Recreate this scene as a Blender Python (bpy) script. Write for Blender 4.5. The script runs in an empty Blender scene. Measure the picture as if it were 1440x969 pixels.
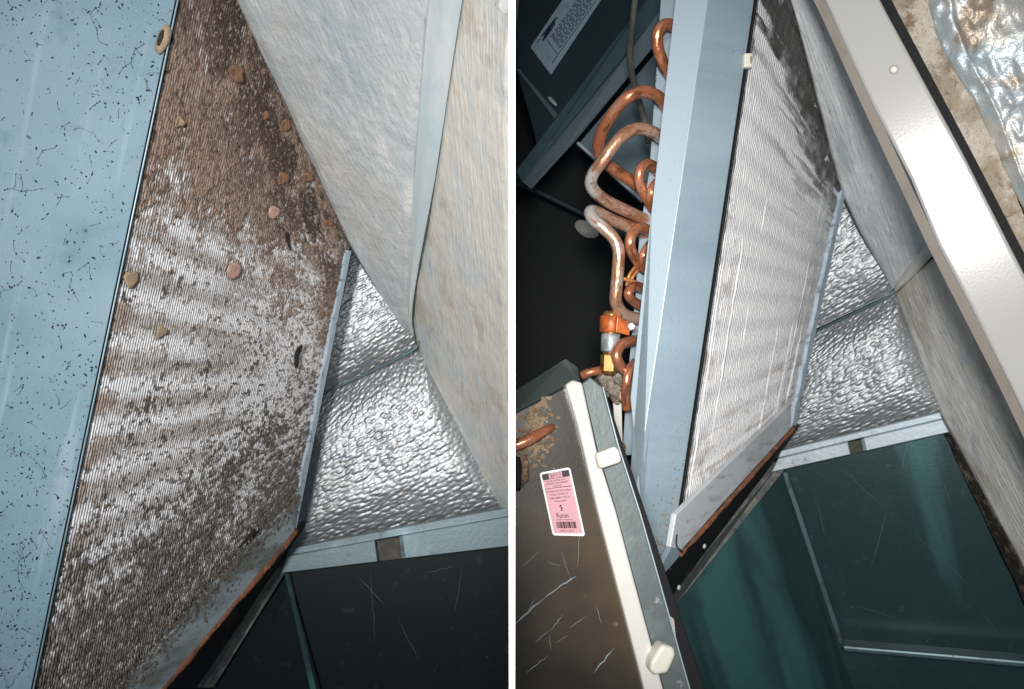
import bpy, bmesh, math, random
import numpy as np
from mathutils import Vector

random.seed(7); rng = np.random.RandomState(11)
sc = bpy.context.scene
COL = sc.collection
# ------------------------------------------------------------------ camera
F = 1250.0                                   # focal length in photograph pixels (1440 wide)
cam_d = bpy.data.cameras.new('camera'); cam = bpy.data.objects.new('camera', cam_d); COL.objects.link(cam)
cam_d.sensor_width = 36.0; cam_d.lens = 36.0 * F / 1440.0
cam_d.clip_start = .01; cam_d.clip_end = 50
cam.location = (0, 0, 0); cam.rotation_euler = (math.radians(90), 0, 0)
sc.camera = cam
# ------------------------------------------------------------------ light
w = bpy.data.worlds.new('World'); sc.world = w; w.use_nodes = True
bg = w.node_tree.nodes['Background']; bg.inputs[0].default_value = (.62, .8, 1, 1); bg.inputs[1].default_value = .11
def lamp(name, loc, aim, power, size, col=(1, .97, .93)):
    l = bpy.data.lights.new(name, 'AREA'); l.energy = power; l.size = size; l.shape = 'DISK'; l.color = col
    o = bpy.data.objects.new(name, l); COL.objects.link(o); o.location = loc
    o.rotation_euler = (Vector(aim) - Vector(loc)).to_track_quat('-Z', 'Y').to_euler()
def beam(name, loc, aim, power, radius, cone, col=(1, .97, .93)):
    l = bpy.data.lights.new(name, 'SPOT'); l.energy = power; l.shadow_soft_size = radius; l.spot_size = math.radians(cone); l.spot_blend = 1.0; l.color = col
    o = bpy.data.objects.new(name, l); COL.objects.link(o); o.location = loc
    o.rotation_euler = (Vector(aim) - Vector(loc)).to_track_quat('-Z', 'Y').to_euler()
LA = (-.10, -.34, .10); LB = (0, -.05, .035)
beam('flash_light', LA, (-.26, 1, .02), 52, .04, 54)
beam('flash_light', LB, (.36, 1, .02), 23.5, .022, 72)
sc.view_settings.view_transform = 'Standard'; sc.view_settings.look = 'None'
sc.view_settings.exposure = 0; sc.view_settings.gamma = 1
sc.cycles.max_bounces = 6; sc.cycles.diffuse_bounces = 4; sc.cycles.glossy_bounces = 4

# ------------------------------------------------------------------ geometry helpers
def nrm(v): v = np.asarray(v, float); return v / np.linalg.norm(v)
def ray(px, py): return np.array([(px - 720) / F, 1, -(py - 484.5) / F])
def at(px, py, d): return ray(px, py) * d
class Plane:
    def __init__(s, p, n):
        s.n = nrm(n); s.p = np.asarray(p, float)
        if s.n @ (-s.p) < 0: s.n = -s.n                      # faces the camera side
    def on(s, px, py, off=0.0):
        r = ray(px, py); return r * (((s.n @ s.p) + off) / (s.n @ r))
def pl_uv(p, u, v): return Plane(p, np.cross(u, v))
def pl3(a, b, c): return Plane(a, np.cross(b - a, c - a))

_T = rng.rand(256, 256)
def vnoise(x, y):
    xi = np.floor(x).astype(int); yi = np.floor(y).astype(int); fx = x - xi; fy = y - yi
    fx = fx * fx * (3 - 2 * fx); fy = fy * fy * (3 - 2 * fy)
    a = _T[xi % 256, yi % 256]; b = _T[(xi + 1) % 256, yi % 256]; c = _T[xi % 256, (yi + 1) % 256]; d = _T[(xi + 1) % 256, (yi + 1) % 256]
    return a + (b - a) * fx + (c - a) * fy + (a - b - c + d) * fx * fy
def fbm(x, y, o=4):
    s = 0; amp = .5; t = 0
    for i in range(o):
        s = s + amp * vnoise(x * 2 ** i + 17.3 * i, y * 2 ** i + 9.1 * i); t += amp; amp *= .55
    return s / t
def sst(x, a, b):
    t = np.clip((x - a) / (b - a), 0, 1); return t * t * (3 - 2 * t)

ORI = {}
def thing(name, label, cat, loc, group=None):
    o = bpy.data.objects.new(name, None); COL.objects.link(o); o.location = loc; o.empty_display_size = .02
    o['label'] = label; o['category'] = cat
    if group: o['group'] = group
    ORI[o] = np.asarray(loc, float); return o
def tag(o, label=None, cat=None, group=None, kind=None):
    if label: o['label'] = label
    if cat: o['category'] = cat
    if group: o['group'] = group
    if kind: o['kind'] = kind
    return o
def link(name, me, mat, parent, origin):
    me.materials.append(mat)
    o = bpy.data.objects.new(name, me); COL.objects.link(o)
    if parent is not None:
        o.parent = parent; ORI[o] = ORI[parent]
    else:
        o.location = origin; ORI[o] = np.asarray(origin, float)
    return o
def build(name, V, faces, mat, parent=None, uv=None, smooth=False, col=None):
    V = np.asarray(V, float)
    org = ORI[parent] if parent is not None else V.mean(0)
    me = bpy.data.meshes.new(name); me.from_pydata((V - org).tolist(), [], [list(map(int, f)) for f in faces])
    if uv is not None:
        l = me.uv_layers.new(name='UVMap'); vi = np.empty(len(me.loops), int); me.loops.foreach_get('vertex_index', vi)
        l.data.foreach_set('uv', np.asarray(uv, np.float32)[vi].ravel())
    if col is not None:
        a = me.color_attributes.new('Col', 'FLOAT_COLOR', 'POINT'); c = np.ones((len(V), 4), np.float32); c[:, :3] = col
        a.data.foreach_set('color', c.ravel())
    if smooth: me.polygons.foreach_set('use_smooth', [True] * len(me.polygons))
    me.update()
    return link(name, me, mat, parent, org)
def slab(name, pts, thick, mat, parent=None, bev=0.0, udir=None, n=None, seg=2):
    """closed plate: polygon pts (its camera side), thickness away from the camera"""
    P = np.array(pts, float); c = P.mean(0)
    if n is None:
        n = np.zeros(3)
        for i in range(len(P)): n += np.cross(P[i] - c, P[(i + 1) % len(P)] - c)
    n = nrm(n)
    if n @ (-c) < 0: n = -n
    org = ORI[parent] if parent is not None else c
    bm = bmesh.new()
    f = [bm.verts.new(p - org) for p in P]; b = [bm.verts.new(p - n * thick - org) for p in P]
    k = len(P); bm.faces.new(f); bm.faces.new(b[::-1])
    for i in range(k): bm.faces.new([f[(i + 1) % k], f[i], b[i], b[(i + 1) % k]])
    bmesh.ops.recalc_face_normals(bm, faces=bm.faces)
    if bev: bmesh.ops.bevel(bm, geom=list(bm.edges), offset=bev, segments=seg, profile=.5, affect='EDGES')
    u = nrm(udir if udir is not None else P[1] - P[0]); u = nrm(u - n * (u @ n)); v = np.cross(n, u)
    l = bm.loops.layers.uv.new('UVMap')
    for fc in bm.faces:
        for lp in fc.loops:
            q = np.array(lp.vert.co) + org; lp[l].uv = (q @ u + .31 * (q @ n), q @ v + .31 * (q @ n))
    me = bpy.data.meshes.new(name); bm.to_mesh(me); bm.free()
    return link(name, me, mat, parent, org)
def grid(name, c00, c10, c11, c01, nu, nv, disp, mat, parent=None, thick=.012, U=None, W=None, colf=None, smooth=True):
    """displaced sheet with a back and closed rim; disp(u,w,x,y)->height along the normal"""
    U = np.linspace(0, 1, nu) if U is None else U; W = np.linspace(0, 1, nv) if W is None else W
    nu, nv = len(U), len(W)
    u, v = np.meshgrid(U, W); c00, c10, c11, c01 = map(np.asarray, (c00, c10, c11, c01))
    P = (c00 * ((1 - u) * (1 - v))[..., None] + c10 * (u * (1 - v))[..., None] + c11 * (u * v)[..., None] + c01 * ((1 - u) * v)[..., None])
    n = nrm(np.cross(c10 - c00, c01 - c00)); c = P.reshape(-1, 3).mean(0)
    if n @ (-c) < 0: n = -n
    lu = np.linalg.norm(c10 - c00); lv = np.linalg.norm(c01 - c00)
    H = disp(u, v, u * lu, v * lv) if disp else np.zeros_like(u)
    Q = P + n * H[..., None]
    V = Q.reshape(-1, 3); idx = np.arange(nu * nv).reshape(nv, nu)
    a, b, c_, d = idx[:-1, :-1].ravel(), idx[:-1, 1:].ravel(), idx[1:, 1:].ravel(), idx[1:, :-1].ravel()
    Fq = np.stack([a, b, c_, d], 1)
    if np.cross(c10 - c00, c01 - c00) @ n < 0: Fq = Fq[:, ::-1]
    ring = np.concatenate([idx[0, :], idx[1:, -1], idx[-1, -2::-1], idx[-2:0:-1, 0]])
    back = P.reshape(-1, 3)[ring] - n * thick; m = len(ring); off = len(V)
    V = np.vstack([V, back]); j = np.arange(m); jn = (j + 1) % m
    S = np.stack([ring[j], off + j, off + jn, ring[jn]], 1)
    faces = np.vstack([Fq, S])
    uv = np.stack([(u * lu).ravel(), (v * lv).ravel()], 1); uv = np.vstack([uv, uv[ring]])
    col = None
    if colf is not None:
        cc = colf(u, v, P).reshape(-1, 3); col = np.vstack([cc, cc[ring]])
    org = ORI[parent] if parent is not None else V.mean(0)
    me = bpy.data.meshes.new(name); nf = len(faces)
    me.vertices.add(len(V)); me.vertices.foreach_set('co', (V - org).astype(np.float32).ravel())
    me.loops.add(nf * 4 + m); me.loops.foreach_set('vertex_index', np.concatenate([faces.ravel(), off + j[::-1]]).astype(np.int32))
    me.polygons.add(nf + 1); me.polygons.foreach_set('loop_start', (np.arange(nf + 1) * 4).astype(np.int32))
    me.update(calc_edges=True); me.validate()
    l = me.uv_layers.new(name='UVMap'); vi = np.empty(len(me.loops), np.int32); me.loops.foreach_get('vertex_index', vi)
    l.data.foreach_set('uv', uv[vi].astype(np.float32).ravel())
    if col is not None:
        at_ = me.color_attributes.new('Col', 'FLOAT_COLOR', 'POINT'); c4 = np.ones((len(V), 4), np.float32); c4[:, :3] = col
        at_.data.foreach_set('color', c4.ravel())
    if smooth: me.polygons.foreach_set('use_smooth', [True] * len(me.polygons))
    return link(name, me, mat, parent, org)
def spline(P, n=8):
    P = np.array(P, float); P = np.vstack([2 * P[0] - P[1], P, 2 * P[-1] - P[-2]]); out = []
    for i in range(1, len(P) - 2):
        for k in range(n):
            t = k / n; a, b, c, d = P[i - 1:i + 3]
            out.append(.5 * (2 * b + (c - a) * t + (2 * a - 5 * b + 4 * c - d) * t * t + (3 * b - a - 3 * c + d) * t ** 3))
    out.append(P[-2]); return np.array(out)
def tube_geo(path, r, sides=14):
    path = np.asarray(path); n = len(path); r = np.broadcast_to(r, (n,))
    T = np.gradient(path, axis=0); T /= np.linalg.norm(T, axis=1)[:, None]
    x = nrm(np.cross(T[0], [.13, .9, .31])); V = []; A = np.linspace(0, 2 * np.pi, sides, endpoint=False)
    for i in range(n):
        x = nrm(x - T[i] * (x @ T[i])); y = np.cross(T[i], x)
        V.append(path[i] + r[i] * (np.cos(A)[:, None] * x + np.sin(A)[:, None] * y))
    V = np.vstack(V); Fc = []
    for i in range(n - 1):
        for k in range(sides):
            Fc.append((i * sides + k, i * sides + (k + 1) % sides, (i + 1) * sides + (k + 1) % sides, (i + 1) * sides + k))
    Fc.append(tuple(range(sides))[::-1]); Fc.append(tuple((n - 1) * sides + k for k in range(sides)))
    return V, Fc
COPPER_UV = [0]
def pipe(name, pts, rpx, mat, parent=None, solder=(), sides=16, n=8, flare=True):
    """pts: (px, py, depth) along the centre line"""
    P = np.array([at(*p) for p in pts]); path = spline(P, n); d = path[:, 1]
    m = len(path); tt = np.linspace(0, 1, m); r = rpx * d / F * (1 + .035 * (fbm(tt * 7 + COPPER_UV[0], tt * 0 + 3.3, 2) - .5))
    V, Fc = tube_geo(path, r, sides)
    sol = np.zeros(m)
    for a, b in solder: sol = np.maximum(sol, sst(tt, a - .03, a + .02) * (1 - sst(tt, b - .02, b + .03)))
    L = np.concatenate([[0], np.cumsum(np.linalg.norm(np.diff(path, axis=0), axis=1))])
    ang = np.tile(np.arange(sides) / sides, m); COPPER_UV[0] += 1.7
    uv = np.stack([np.repeat(L, sides) + COPPER_UV[0], np.abs(ang - .5) * .05], 1)
    s3 = np.repeat(sol, sides)
    return build(name, V, Fc, mat, parent, uv=uv, smooth=True, col=np.stack([s3, s3, s3], 1))
def lathe(name, prof, axis0, axdir, mat, parent=None, sides=20):
    """prof: list of (along, radius) in metres"""
    ax = nrm(axdir); x = nrm(np.cross(ax, [.2, .9, .1])); y = np.cross(ax, x); V = []; A = np.linspace(0, 2 * np.pi, sides, endpoint=False)
    for a, r in prof: V.append(axis0 + ax * a + r * (np.cos(A)[:, None] * x + np.sin(A)[:, None] * y))
    V = np.vstack(V); Fc = []; n = len(prof)
    for i in range(n - 1):
        for k in range(sides): Fc.append((i * sides + k, i * sides + (k + 1) % sides, (i + 1) * sides + (k + 1) % sides, (i + 1) * sides + k))
    Fc.append(tuple(range(sides))[::-1]); Fc.append(tuple((n - 1) * sides + k for k in range(sides)))
    return build(name, V, Fc, mat, parent, uv=np.stack([V @ ax, V @ x], 1), smooth=(sides > 8))
def lump(name, c, rad, mat, parent=None, rough=.3, sub=3, freq=60, axes=None):
    bm = bmesh.new(); bmesh.ops.create_icosphere(bm, subdivisions=sub, radius=1)
    V = np.array([v.co[:] for v in bm.verts]); Fc = [[v.index for v in f.verts] for f in bm.faces]; bm.free()
    R = np.asarray(rad, float); k = 1 + rough * (fbm(V[:, 0] * 2.3 + V[:, 2] * 1.7 + freq, V[:, 1] * 2.3 - V[:, 2] + freq, 3) - .5) * 2
    W = V * k[:, None] * R
    if axes is not None: W = W @ np.array(axes)
    return build(name, W + np.asarray(c), Fc, mat, parent, uv=W[:, [0, 2]], smooth=True)

# ------------------------------------------------------------------ materials
def M(name, base, rough=.5, metal=0.0, layers=(), bumps=(), coat=0.0, coord='UV', attr=None, spec=.5, rlayer=None):
    m = bpy.data.materials.new(name); m.use_nodes = True; nt = m.node_tree; N = nt.nodes; L = nt.links
    b = N['Principled BSDF']; b.inputs['Roughness'].default_value = rough; b.inputs['Metallic'].default_value = metal
    b.inputs['Coat Weight'].default_value = coat; b.inputs['Coat Roughness'].default_value = .09; b.inputs['Specular IOR Level'].default_value = spec
    tc = N.new('ShaderNodeTexCoord')
    def tex(kind, scale, detail=4.0, dist=0.0):
        mp = N.new('ShaderNodeMapping'); mp.inputs['Scale'].default_value = scale
        mp.inputs['Location'].default_value = (random.uniform(0, 9), random.uniform(0, 9), random.uniform(0, 9))
        L.new(tc.outputs[coord], mp.inputs[0])
        if kind == 'voronoi':
            t = N.new('ShaderNodeTexVoronoi'); t.inputs['Scale'].default_value = 1; L.new(mp.outputs[0], t.inputs['Vector']); return t.outputs['Distance']
        t = N.new('ShaderNodeTexNoise'); t.inputs['Scale'].default_value = 1; t.inputs['Detail'].default_value = detail
        t.inputs['Roughness'].default_value = .6; t.inputs['Distortion'].default_value = dist
        L.new(mp.outputs[0], t.inputs['Vector']); return t.outputs['Fac']
    def ramp(s, lo, hi, k=1.0):
        r = N.new('ShaderNodeMapRange'); r.interpolation_type = 'SMOOTHSTEP'; L.new(s, r.inputs[0])
        r.inputs[1].default_value = lo; r.inputs[2].default_value = hi; r.inputs[3].default_value = 0; r.inputs[4].default_value = k; return r.outputs[0]
    if attr == 'color':
        a = N.new('ShaderNodeAttribute'); a.attribute_name = 'Col'; cur = a.outputs['Color']
    else:
        c = N.new('ShaderNodeRGB'); c.outputs[0].default_value = (*base, 1); cur = c.outputs[0]
    def mix(f, c2):
        nonlocal cur
        x = N.new('ShaderNodeMix'); x.data_type = 'RGBA'; L.new(f, x.inputs[0]); L.new(cur, x.inputs[6]); x.inputs[7].default_value = (*c2, 1); cur = x.outputs[2]
    for ly in layers:
        kind, scale, lo, hi, c2, k = ly[:6]
        mix(ramp(tex(kind, scale, *(ly[6:] or (4.0,))), lo, hi, k), c2)
    if attr == 'solder':
        a = N.new('ShaderNodeAttribute'); a.attribute_name = 'Col'
        nz = ramp(tex('noise', (130, 130, 130), 3.0), .35, .5)
        mm = N.new('ShaderNodeMath'); mm.operation = 'MULTIPLY'; L.new(a.outputs['Fac'], mm.inputs[0]); L.new(nz, mm.inputs[1])
        mix(mm.outputs[0], (.55, .53, .5))
        m2 = N.new('ShaderNodeMapRange'); L.new(mm.outputs[0], m2.inputs[0]); m2.inputs[3].default_value = metal; m2.inputs[4].default_value = .15; L.new(m2.outputs[0], b.inputs['Metallic'])
    L.new(cur, b.inputs['Base Color'])
    if rlayer:
        kind, scale, r0, r1 = rlayer; r = N.new('ShaderNodeMapRange'); L.new(tex(kind, scale), r.inputs[0]); r.inputs[1].default_value = .3; r.inputs[2].default_value = .7
        r.inputs[3].default_value = r0; r.inputs[4].default_value = r1; L.new(r.outputs[0], b.inputs['Roughness'])
    prev = None
    for kind, scale, k, dist in bumps:
        bp = N.new('ShaderNodeBump'); bp.inputs['Strength'].default_value = k; bp.inputs['Distance'].default_value = dist
        L.new(tex(kind, scale), bp.inputs['Height'])
        if prev: L.new(prev, bp.inputs['Normal'])
        prev = bp.outputs[0]
    if prev: L.new(prev, b.inputs['Normal'])
    return m
MT = {}
MT['plate_dirty'] = M('speckled_galvanized', (.215, .345, .43), .42, .25, [('noise', (7, 3, 1), .38, .66, (.31, .445, .52), .9), ('noise', (4, 60, 1), .60, .72, (.40, .53, .60), .6), ('noise', (30, 30, 1), .56, .72, (.19, .30, .38), .6), ('noise', (900, 900, 1), .58, .72, (.62, .76, .82), .35), ('noise', (140, 140, 1), .66, .72, (.06, .075, .085), .75), ('noise', (420, 420, 1), .69, .74, (.05, .06, .07), .8)],
                      [('noise', (700, 700, 1), .12, .001)], rlayer=('noise', (14, 14, 1), .3, .5))
MT['plate_clean'] = M('clean_galvanized', (.20, .275, .325), .40, .25, [('noise', (14, 3, 1), .35, .7, (.255, .335, .39), .8), ('noise', (60, 8, 1), .55, .8, (.15, .21, .255), .6), ('noise', (900, 900, 1), .6, .75, (.55, .66, .72), .3), ('noise', (300, 300, 1), .71, .74, (.1, .11, .12), .6)],
                      [('noise', (500, 500, 1), .1, .001)], rlayer=('noise', (20, 6, 1), .3, .5))
MT['plate_light'] = M('pale_galvanized', (.37, .46, .52), .38, .2, [('noise', (900, 900, 1), .55, .75, (.62, .74, .8), .4), ('noise', (200, 200, 1), .70, .74, (.12, .14, .15), .6)], [('noise', (500, 500, 1), .08, .001)])
MT['strip'] = M('edge_strip', (.42, .52, .62), .45, .2, [('noise', (120, 120, 1), .56, .68, (.12, .11, .1), .7)], [('noise', (200, 200, 1), .3, .002)])
MT['fins'] = M('fin_aluminium', (.7, .7, .7), .55, 0.0, attr='color', bumps=[('noise', (900, 900, 1), .3, .0015)], spec=.3)
MT['tray_dirty'] = M('drip_tray_dirty', (.34, .42, .46), .5, .15, [('noise', (10, 28, 1), .40, .62, (.16, .18, .17), .95), ('noise', (40, 160, 1), .55, .75, (.12, .10, .08), .6), ('noise', (25, 6, 1), .6, .7, (.60, .68, .72), .7)], [('noise', (80, 80, 1), .2, .002)])
MT['tray_clean'] = M('drip_tray_clean', (.54, .58, .61), .5, .1, [('noise', (14, 50, 1), .42, .62, (.40, .41, .41), .8), ('noise', (30, 120, 1), .54, .68, (.30, .27, .23), .6), ('noise', (60, 300, 1), .62, .74, (.72, .74, .78), .7), ('noise', (160, 160, 1), .66, .75, (.25, .2, .16), .6)], [('noise', (80, 80, 1), .2, .002)])
MT['rust'] = M('rusty_lip', (.22, .085, .04), .85, 0, [('noise', (60, 60, 60), .4, .65, (.10, .045, .03), .9), ('noise', (150, 150, 150), .6, .7, (.50, .22, .10), .7)], [('noise', (250, 250, 250), .8, .003)], coord='Object')
MT['tray_side'] = M('tray_underside', (.02, .018, .017), .75, 0, [('noise', (40, 12, 1), .55, .7, (.07, .045, .03), .8)], [('noise', (200, 200, 1), .4, .002)], spec=.15)
MT['rim'] = M('rim_bar_metal', (.13, .14, .135), .7, .1, [('noise', (60, 60, 60), .45, .65, (.26, .25, .22), .8), ('noise', (120, 120, 120), .6, .7, (.05, .045, .04), .8)], [('noise', (150, 150, 150), .7, .003)], coord='Object')
MT['foil'] = M('bubble_foil', (.40, .43, .45), .48, .8, [('noise', (5, 5, 1), .5, .75, (.36, .38, .38), .7), ('noise', (90, 90, 1), .58, .75, (.42, .40, .36), .5)], [('noise', (300, 300, 1), .18, .002)])
MT['foil_dirty'] = M('dusty_bubble_foil', (.35, .38, .40), .48, .8, [('noise', (5, 5, 1), .45, .75, (.28, .28, .27), .8), ('noise', (120, 120, 1), .55, .72, (.30, .26, .22), .6)], [('noise', (300, 300, 1), .18, .002)])
MT['wall_up_a'] = M('brushed_dusty_foil', (.62, .67, .70), .45, .15, [('noise', (9, 14, 1), .45, .65, (.70, .69, .65), .7), ('noise', (6, 9, 1), .52, .66, (.50, .60, .66), .7), ('noise', (45, 120, 1), .5, .70, (.84, .87, .87), .6), ('noise', (60, 200, 1), .58, .74, (.36, .36, .35), .5), ('noise', (14, 20, 1), .58, .70, (.90, .89, .86), .8)], [('noise', (70, 300, 1), .5, .002), ('noise', (40, 40, 1), .5, .004)])
MT['wall_lo_a'] = M('stained_foil', (.80, .77, .70), .48, .1, [('noise', (12, 16, 1), .42, .60, (.66, .73, .76), .8), ('noise', (30, 38, 1), .50, .64, (.84, .80, .72), .8), ('noise', (18, 26, 1), .54, .68, (.58, .50, .40), .7), ('noise', (50, 130, 1), .57, .74, (.46, .42, .36), .5), ('noise', (60, 160, 1), .55, .72, (.92, .92, .90), .6)], [('noise', (25, 300, 1), .5, .002), ('noise', (25, 25, 1), .5, .004)])
MT['wall_b'] = M('grey_brushed_foil', (.72, .78, .80), .42, .12, [('noise', (10, 14, 1), .4, .6, (.70, .74, .75), .9), ('noise', (50, 150, 1), .5, .68, (.92, .95, .96), .75), ('noise', (70, 200, 1), .58, .74, (.24, .26, .26), .6), ('noise', (8, 20, 1), .56, .70, (.40, .50, .56), .6)], [('noise', (40, 420, 1), .6, .002), ('noise', (25, 25, 1), .5, .004)])
MT['wall_b2'] = M('beige_brushed_foil', (.80, .78, .73), .45, .1, [('noise', (10, 14, 1), .45, .62, (.58, .52, .44), .8), ('noise', (50, 140, 1), .48, .66, (.97, .97, .95), .75), ('noise', (65, 190, 1), .57, .74, (.30, .28, .25), .6), ('noise', (9, 16, 1), .58, .70, (.42, .56, .64), .8)], [('noise', (35, 380, 1), .6, .002), ('noise', (25, 25, 1), .5, .004)])
MT['blue_fold'] = M('smooth_blue_foil', (.62, .74, .79), .4, .2, [('noise', (9, 30, 1), .42, .62, (.76, .80, .80), .9), ('noise', (14, 40, 1), .56, .72, (.48, .62, .70), .6)], [('noise', (20, 60, 1), .25, .004)])
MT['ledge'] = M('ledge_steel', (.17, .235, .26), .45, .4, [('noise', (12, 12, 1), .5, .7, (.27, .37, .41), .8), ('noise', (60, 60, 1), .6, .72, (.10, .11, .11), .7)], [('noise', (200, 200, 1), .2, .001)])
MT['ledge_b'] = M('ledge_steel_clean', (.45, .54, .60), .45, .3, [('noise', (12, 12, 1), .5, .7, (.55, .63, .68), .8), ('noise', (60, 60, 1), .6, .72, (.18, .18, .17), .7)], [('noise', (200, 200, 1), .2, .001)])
MT['slot'] = M('olive_recess', (.055, .055, .042), .7, 0, [('noise', (80, 80, 80), .5, .7, (.12, .11, .08), .8)], coord='Object')
MT['plenum_a'] = M('dark_sheet_steel', (.010, .017, .020), .34, .3, [('noise', (2, 14, 1), .52, .70, (.03, .075, .08), .85), ('noise', (60, 60, 1), .6, .74, (.03, .045, .05), .7), ('noise', (300, 300, 1), .70, .74, (.2, .25, .26), .5)], spec=.3)  # the stretched teal layer paints a lit sheen into the steel
MT['plenum_b'] = M('teal_sheet_steel', (.024, .056, .062), .30, .3, [('noise', (1.6, 12, 1), .50, .66, (.06, .17, .17), .85), ('noise', (14, 14, 1), .48, .70, (.035, .075, .08), .8), ('noise', (70, 70, 1), .60, .74, (.06, .10, .105), .6), ('noise', (260, 260, 1), .70, .75, (.22, .3, .3), .5)], [('noise', (400, 400, 1), .1, .001)], spec=.35)  # the long teal streaks paint a reflected band of light into the steel
MT['seam'] = M('seam_steel', (.10, .16, .18), .4, .4, [('noise', (60, 60, 60), .5, .7, (.04, .06, .07), .8)], coord='Object')
MT['cream'] = M('cream_paint', (.36, .365, .36), .17, 0, [('noise', (7, 7, 1), .4, .75, (.345, .325, .29), .7), ('noise', (350, 350, 1), .68, .75, (.5, .46, .4), .4)], [('noise', (600, 600, 1), .05, .0006)], coat=.6)
MT['rim_white'] = M('white_rim_paint', (.56, .55, .52), .3, 0, [('noise', (14, 14, 1), .5, .75, (.46, .44, .39), .6)], coat=.3)
MT['cream_dull'] = M('cream_paint_dull', (.58, .56, .52), .45, 0, [('noise', (30, 30, 30), .55, .75, (.40, .36, .30), .6)], [('noise', (300, 300, 300), .1, .001)], coord='Object')
MT['tan'] = M('tan_return', (.36, .32, .27), .6, 0, [('noise', (30, 30, 30), .5, .7, (.26, .23, .19), .7)], coord='Object')
MT['black'] = M('black_gasket_shade', (.012, .012, .013), .8, 0, spec=.2)  # gasket black, also used for the painted-in shade of narrow gaps
MT['fibre'] = M('torn_fibreglass', (.36, .30, .23), .95, 0, [('noise', (40, 40, 40), .42, .6, (.56, .51, .44), .9), ('noise', (60, 60, 60), .56, .68, (.20, .13, .08), .85), ('noise', (18, 18, 18), .6, .7, (.30, .17, .09), .8)], [('noise', (300, 300, 300), .9, .004)], coord='Object', spec=.1)
MT['crinkle'] = M('crinkled_foil', (.46, .52, .55), .5, .5, [('noise', (22, 22, 22), .42, .60, (.60, .58, .52), .85), ('noise', (30, 30, 30), .50, .64, (.40, .50, .57), .7), ('noise', (34, 34, 34), .56, .68, (.34, .25, .17), .8)], [('noise', (90, 90, 90), .6, .004), ('voronoi', (60, 60, 60), .5, .004)], coord='Object')
MT['copper'] = M('aged_copper', (.58, .21, .10), .27, .55, [('noise', (60, 90, 1), .45, .64, (.72, .36, .24), .8), ('noise', (75, 100, 1), .50, .62, (.20, .075, .04), .8), ('noise', (260, 260, 1), .56, .68, (.16, .075, .05), .65), ('noise', (50, 80, 1), .62, .70, (.52, .40, .34), .7)], [('noise', (220, 260, 1), .35, .0012)], attr='solder')
MT['copper_pale'] = M('pale_copper', (.56, .31, .20), .30, .45, [('noise', (25, 60, 1), .42, .62, (.68, .48, .39), .9), ('noise', (60, 90, 1), .50, .62, (.36, .15, .075), .85), ('noise', (240, 240, 1), .54, .66, (.17, .11, .08), .75), ('noise', (45, 80, 1), .60, .70, (.62, .58, .54), .8)], [('noise', (220, 260, 1), .4, .0012)], attr='solder')
MT['capillary'] = M('orange_tube', (.62, .27, .09), .4, .4, coord='Object', attr=None)
MT['brass'] = M('brass', (.34, .19, .06), .42, .55, [('noise', (160, 160, 160), .45, .6, (.14, .075, .035), .8)], coord='Object')
MT['clamp'] = M('orange_band', (.60, .15, .03), .42, .2, [('noise', (180, 180, 180), .45, .62, (.28, .075, .025), .8)], coord='Object')
MT['silver'] = M('silver_sleeve', (.52, .56, .58), .4, .4, [('noise', (150, 150, 150), .45, .6, (.24, .28, .30), .8)], coord='Object')
MT['corroded'] = M('corroded_lump', (.20, .165, .135), .95, 0, [('noise', (120, 120, 120), .45, .62, (.38, .34, .29), .9), ('noise', (160, 160, 160), .58, .7, (.07, .05, .04), .8)], [('noise', (300, 300, 300), 1, .004)], coord='Object', spec=.1)
MT['olive'] = M('olive_panel', (.026, .022, .015), .30, 0, [('noise', (7, 5, 1), .48, .7, (.075, .052, .03), .9), ('noise', (9, 9, 1), .55, .72, (.025, .025, .022), .85), ('noise', (90, 90, 1), .66, .74, (.22, .18, .13), .5)], [('noise', (300, 300, 1), .05, .001)], coat=.35)
MT['flange_grey'] = M('scuffed_flange', (.115, .14, .14), .42, .4, [('noise', (30, 30, 1), .5, .7, (.18, .22, .22), .8), ('noise', (70, 110, 1), .64, .72, (.42, .45, .44), .7)], [('noise', (200, 200, 1), .2, .001)])
MT['flange_dark'] = M('dark_flange', (.045, .06, .055), .5, .3, [('noise', (40, 40, 1), .55, .7, (.10, .12, .11), .8)], [('noise', (200, 200, 1), .2, .001)])
MT['plastic'] = M('milky_plastic', (.62, .60, .52), .4, 0, coord='Object')
MT['residue'] = M('tan_residue', (.34, .25, .17), .95, 0, [('noise', (150, 150, 150), .45, .62, (.18, .11, .07), .9)], [('noise', (400, 400, 400), 1, .003)], coord='Object', spec=.1)
MT['torn_edge'] = M('dark_fibre_edge', (.045, .038, .032), .95, 0, [('noise', (90, 90, 90), .5, .68, (.20, .17, .14), .8)], [('noise', (300, 300, 300), .8, .003)], coord='Object', spec=.1)
MT['paper'] = M('white_paper', (.80, .80, .80), .45)
MT['pink'] = M('pink_print', (.60, .31, .36), .5, 0, [('noise', (40, 40, 1), .5, .7, (.52, .27, .31), .7)])
MT['ink'] = M('black_ink', (.02, .015, .02), .6)
MT['wine'] = M('dark_red_ink', (.07, .012, .02), .6)
MT['namep'] = M('blue_grey_paper', (.30, .42, .50), .5, 0, [('noise', (30, 30, 1), .55, .7, (.20, .28, .33), .7)])
MT['inkb'] = M('teal_ink', (.03, .07, .09), .6)
MT['teal'] = M('teal_panel', (.025, .045, .055), .42, .3, [('noise', (6, 6, 1), .45, .7, (.035, .065, .075), .8)], [('noise', (400, 400, 1), .08, .001)], spec=.35)
MT['teal_mid'] = M('teal_panel_mid', (.10, .16, .19), .45, .3, [('noise', (9, 9, 1), .45, .7, (.15, .22, .26), .8)], [('noise', (400, 400, 1), .08, .001)])
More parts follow.
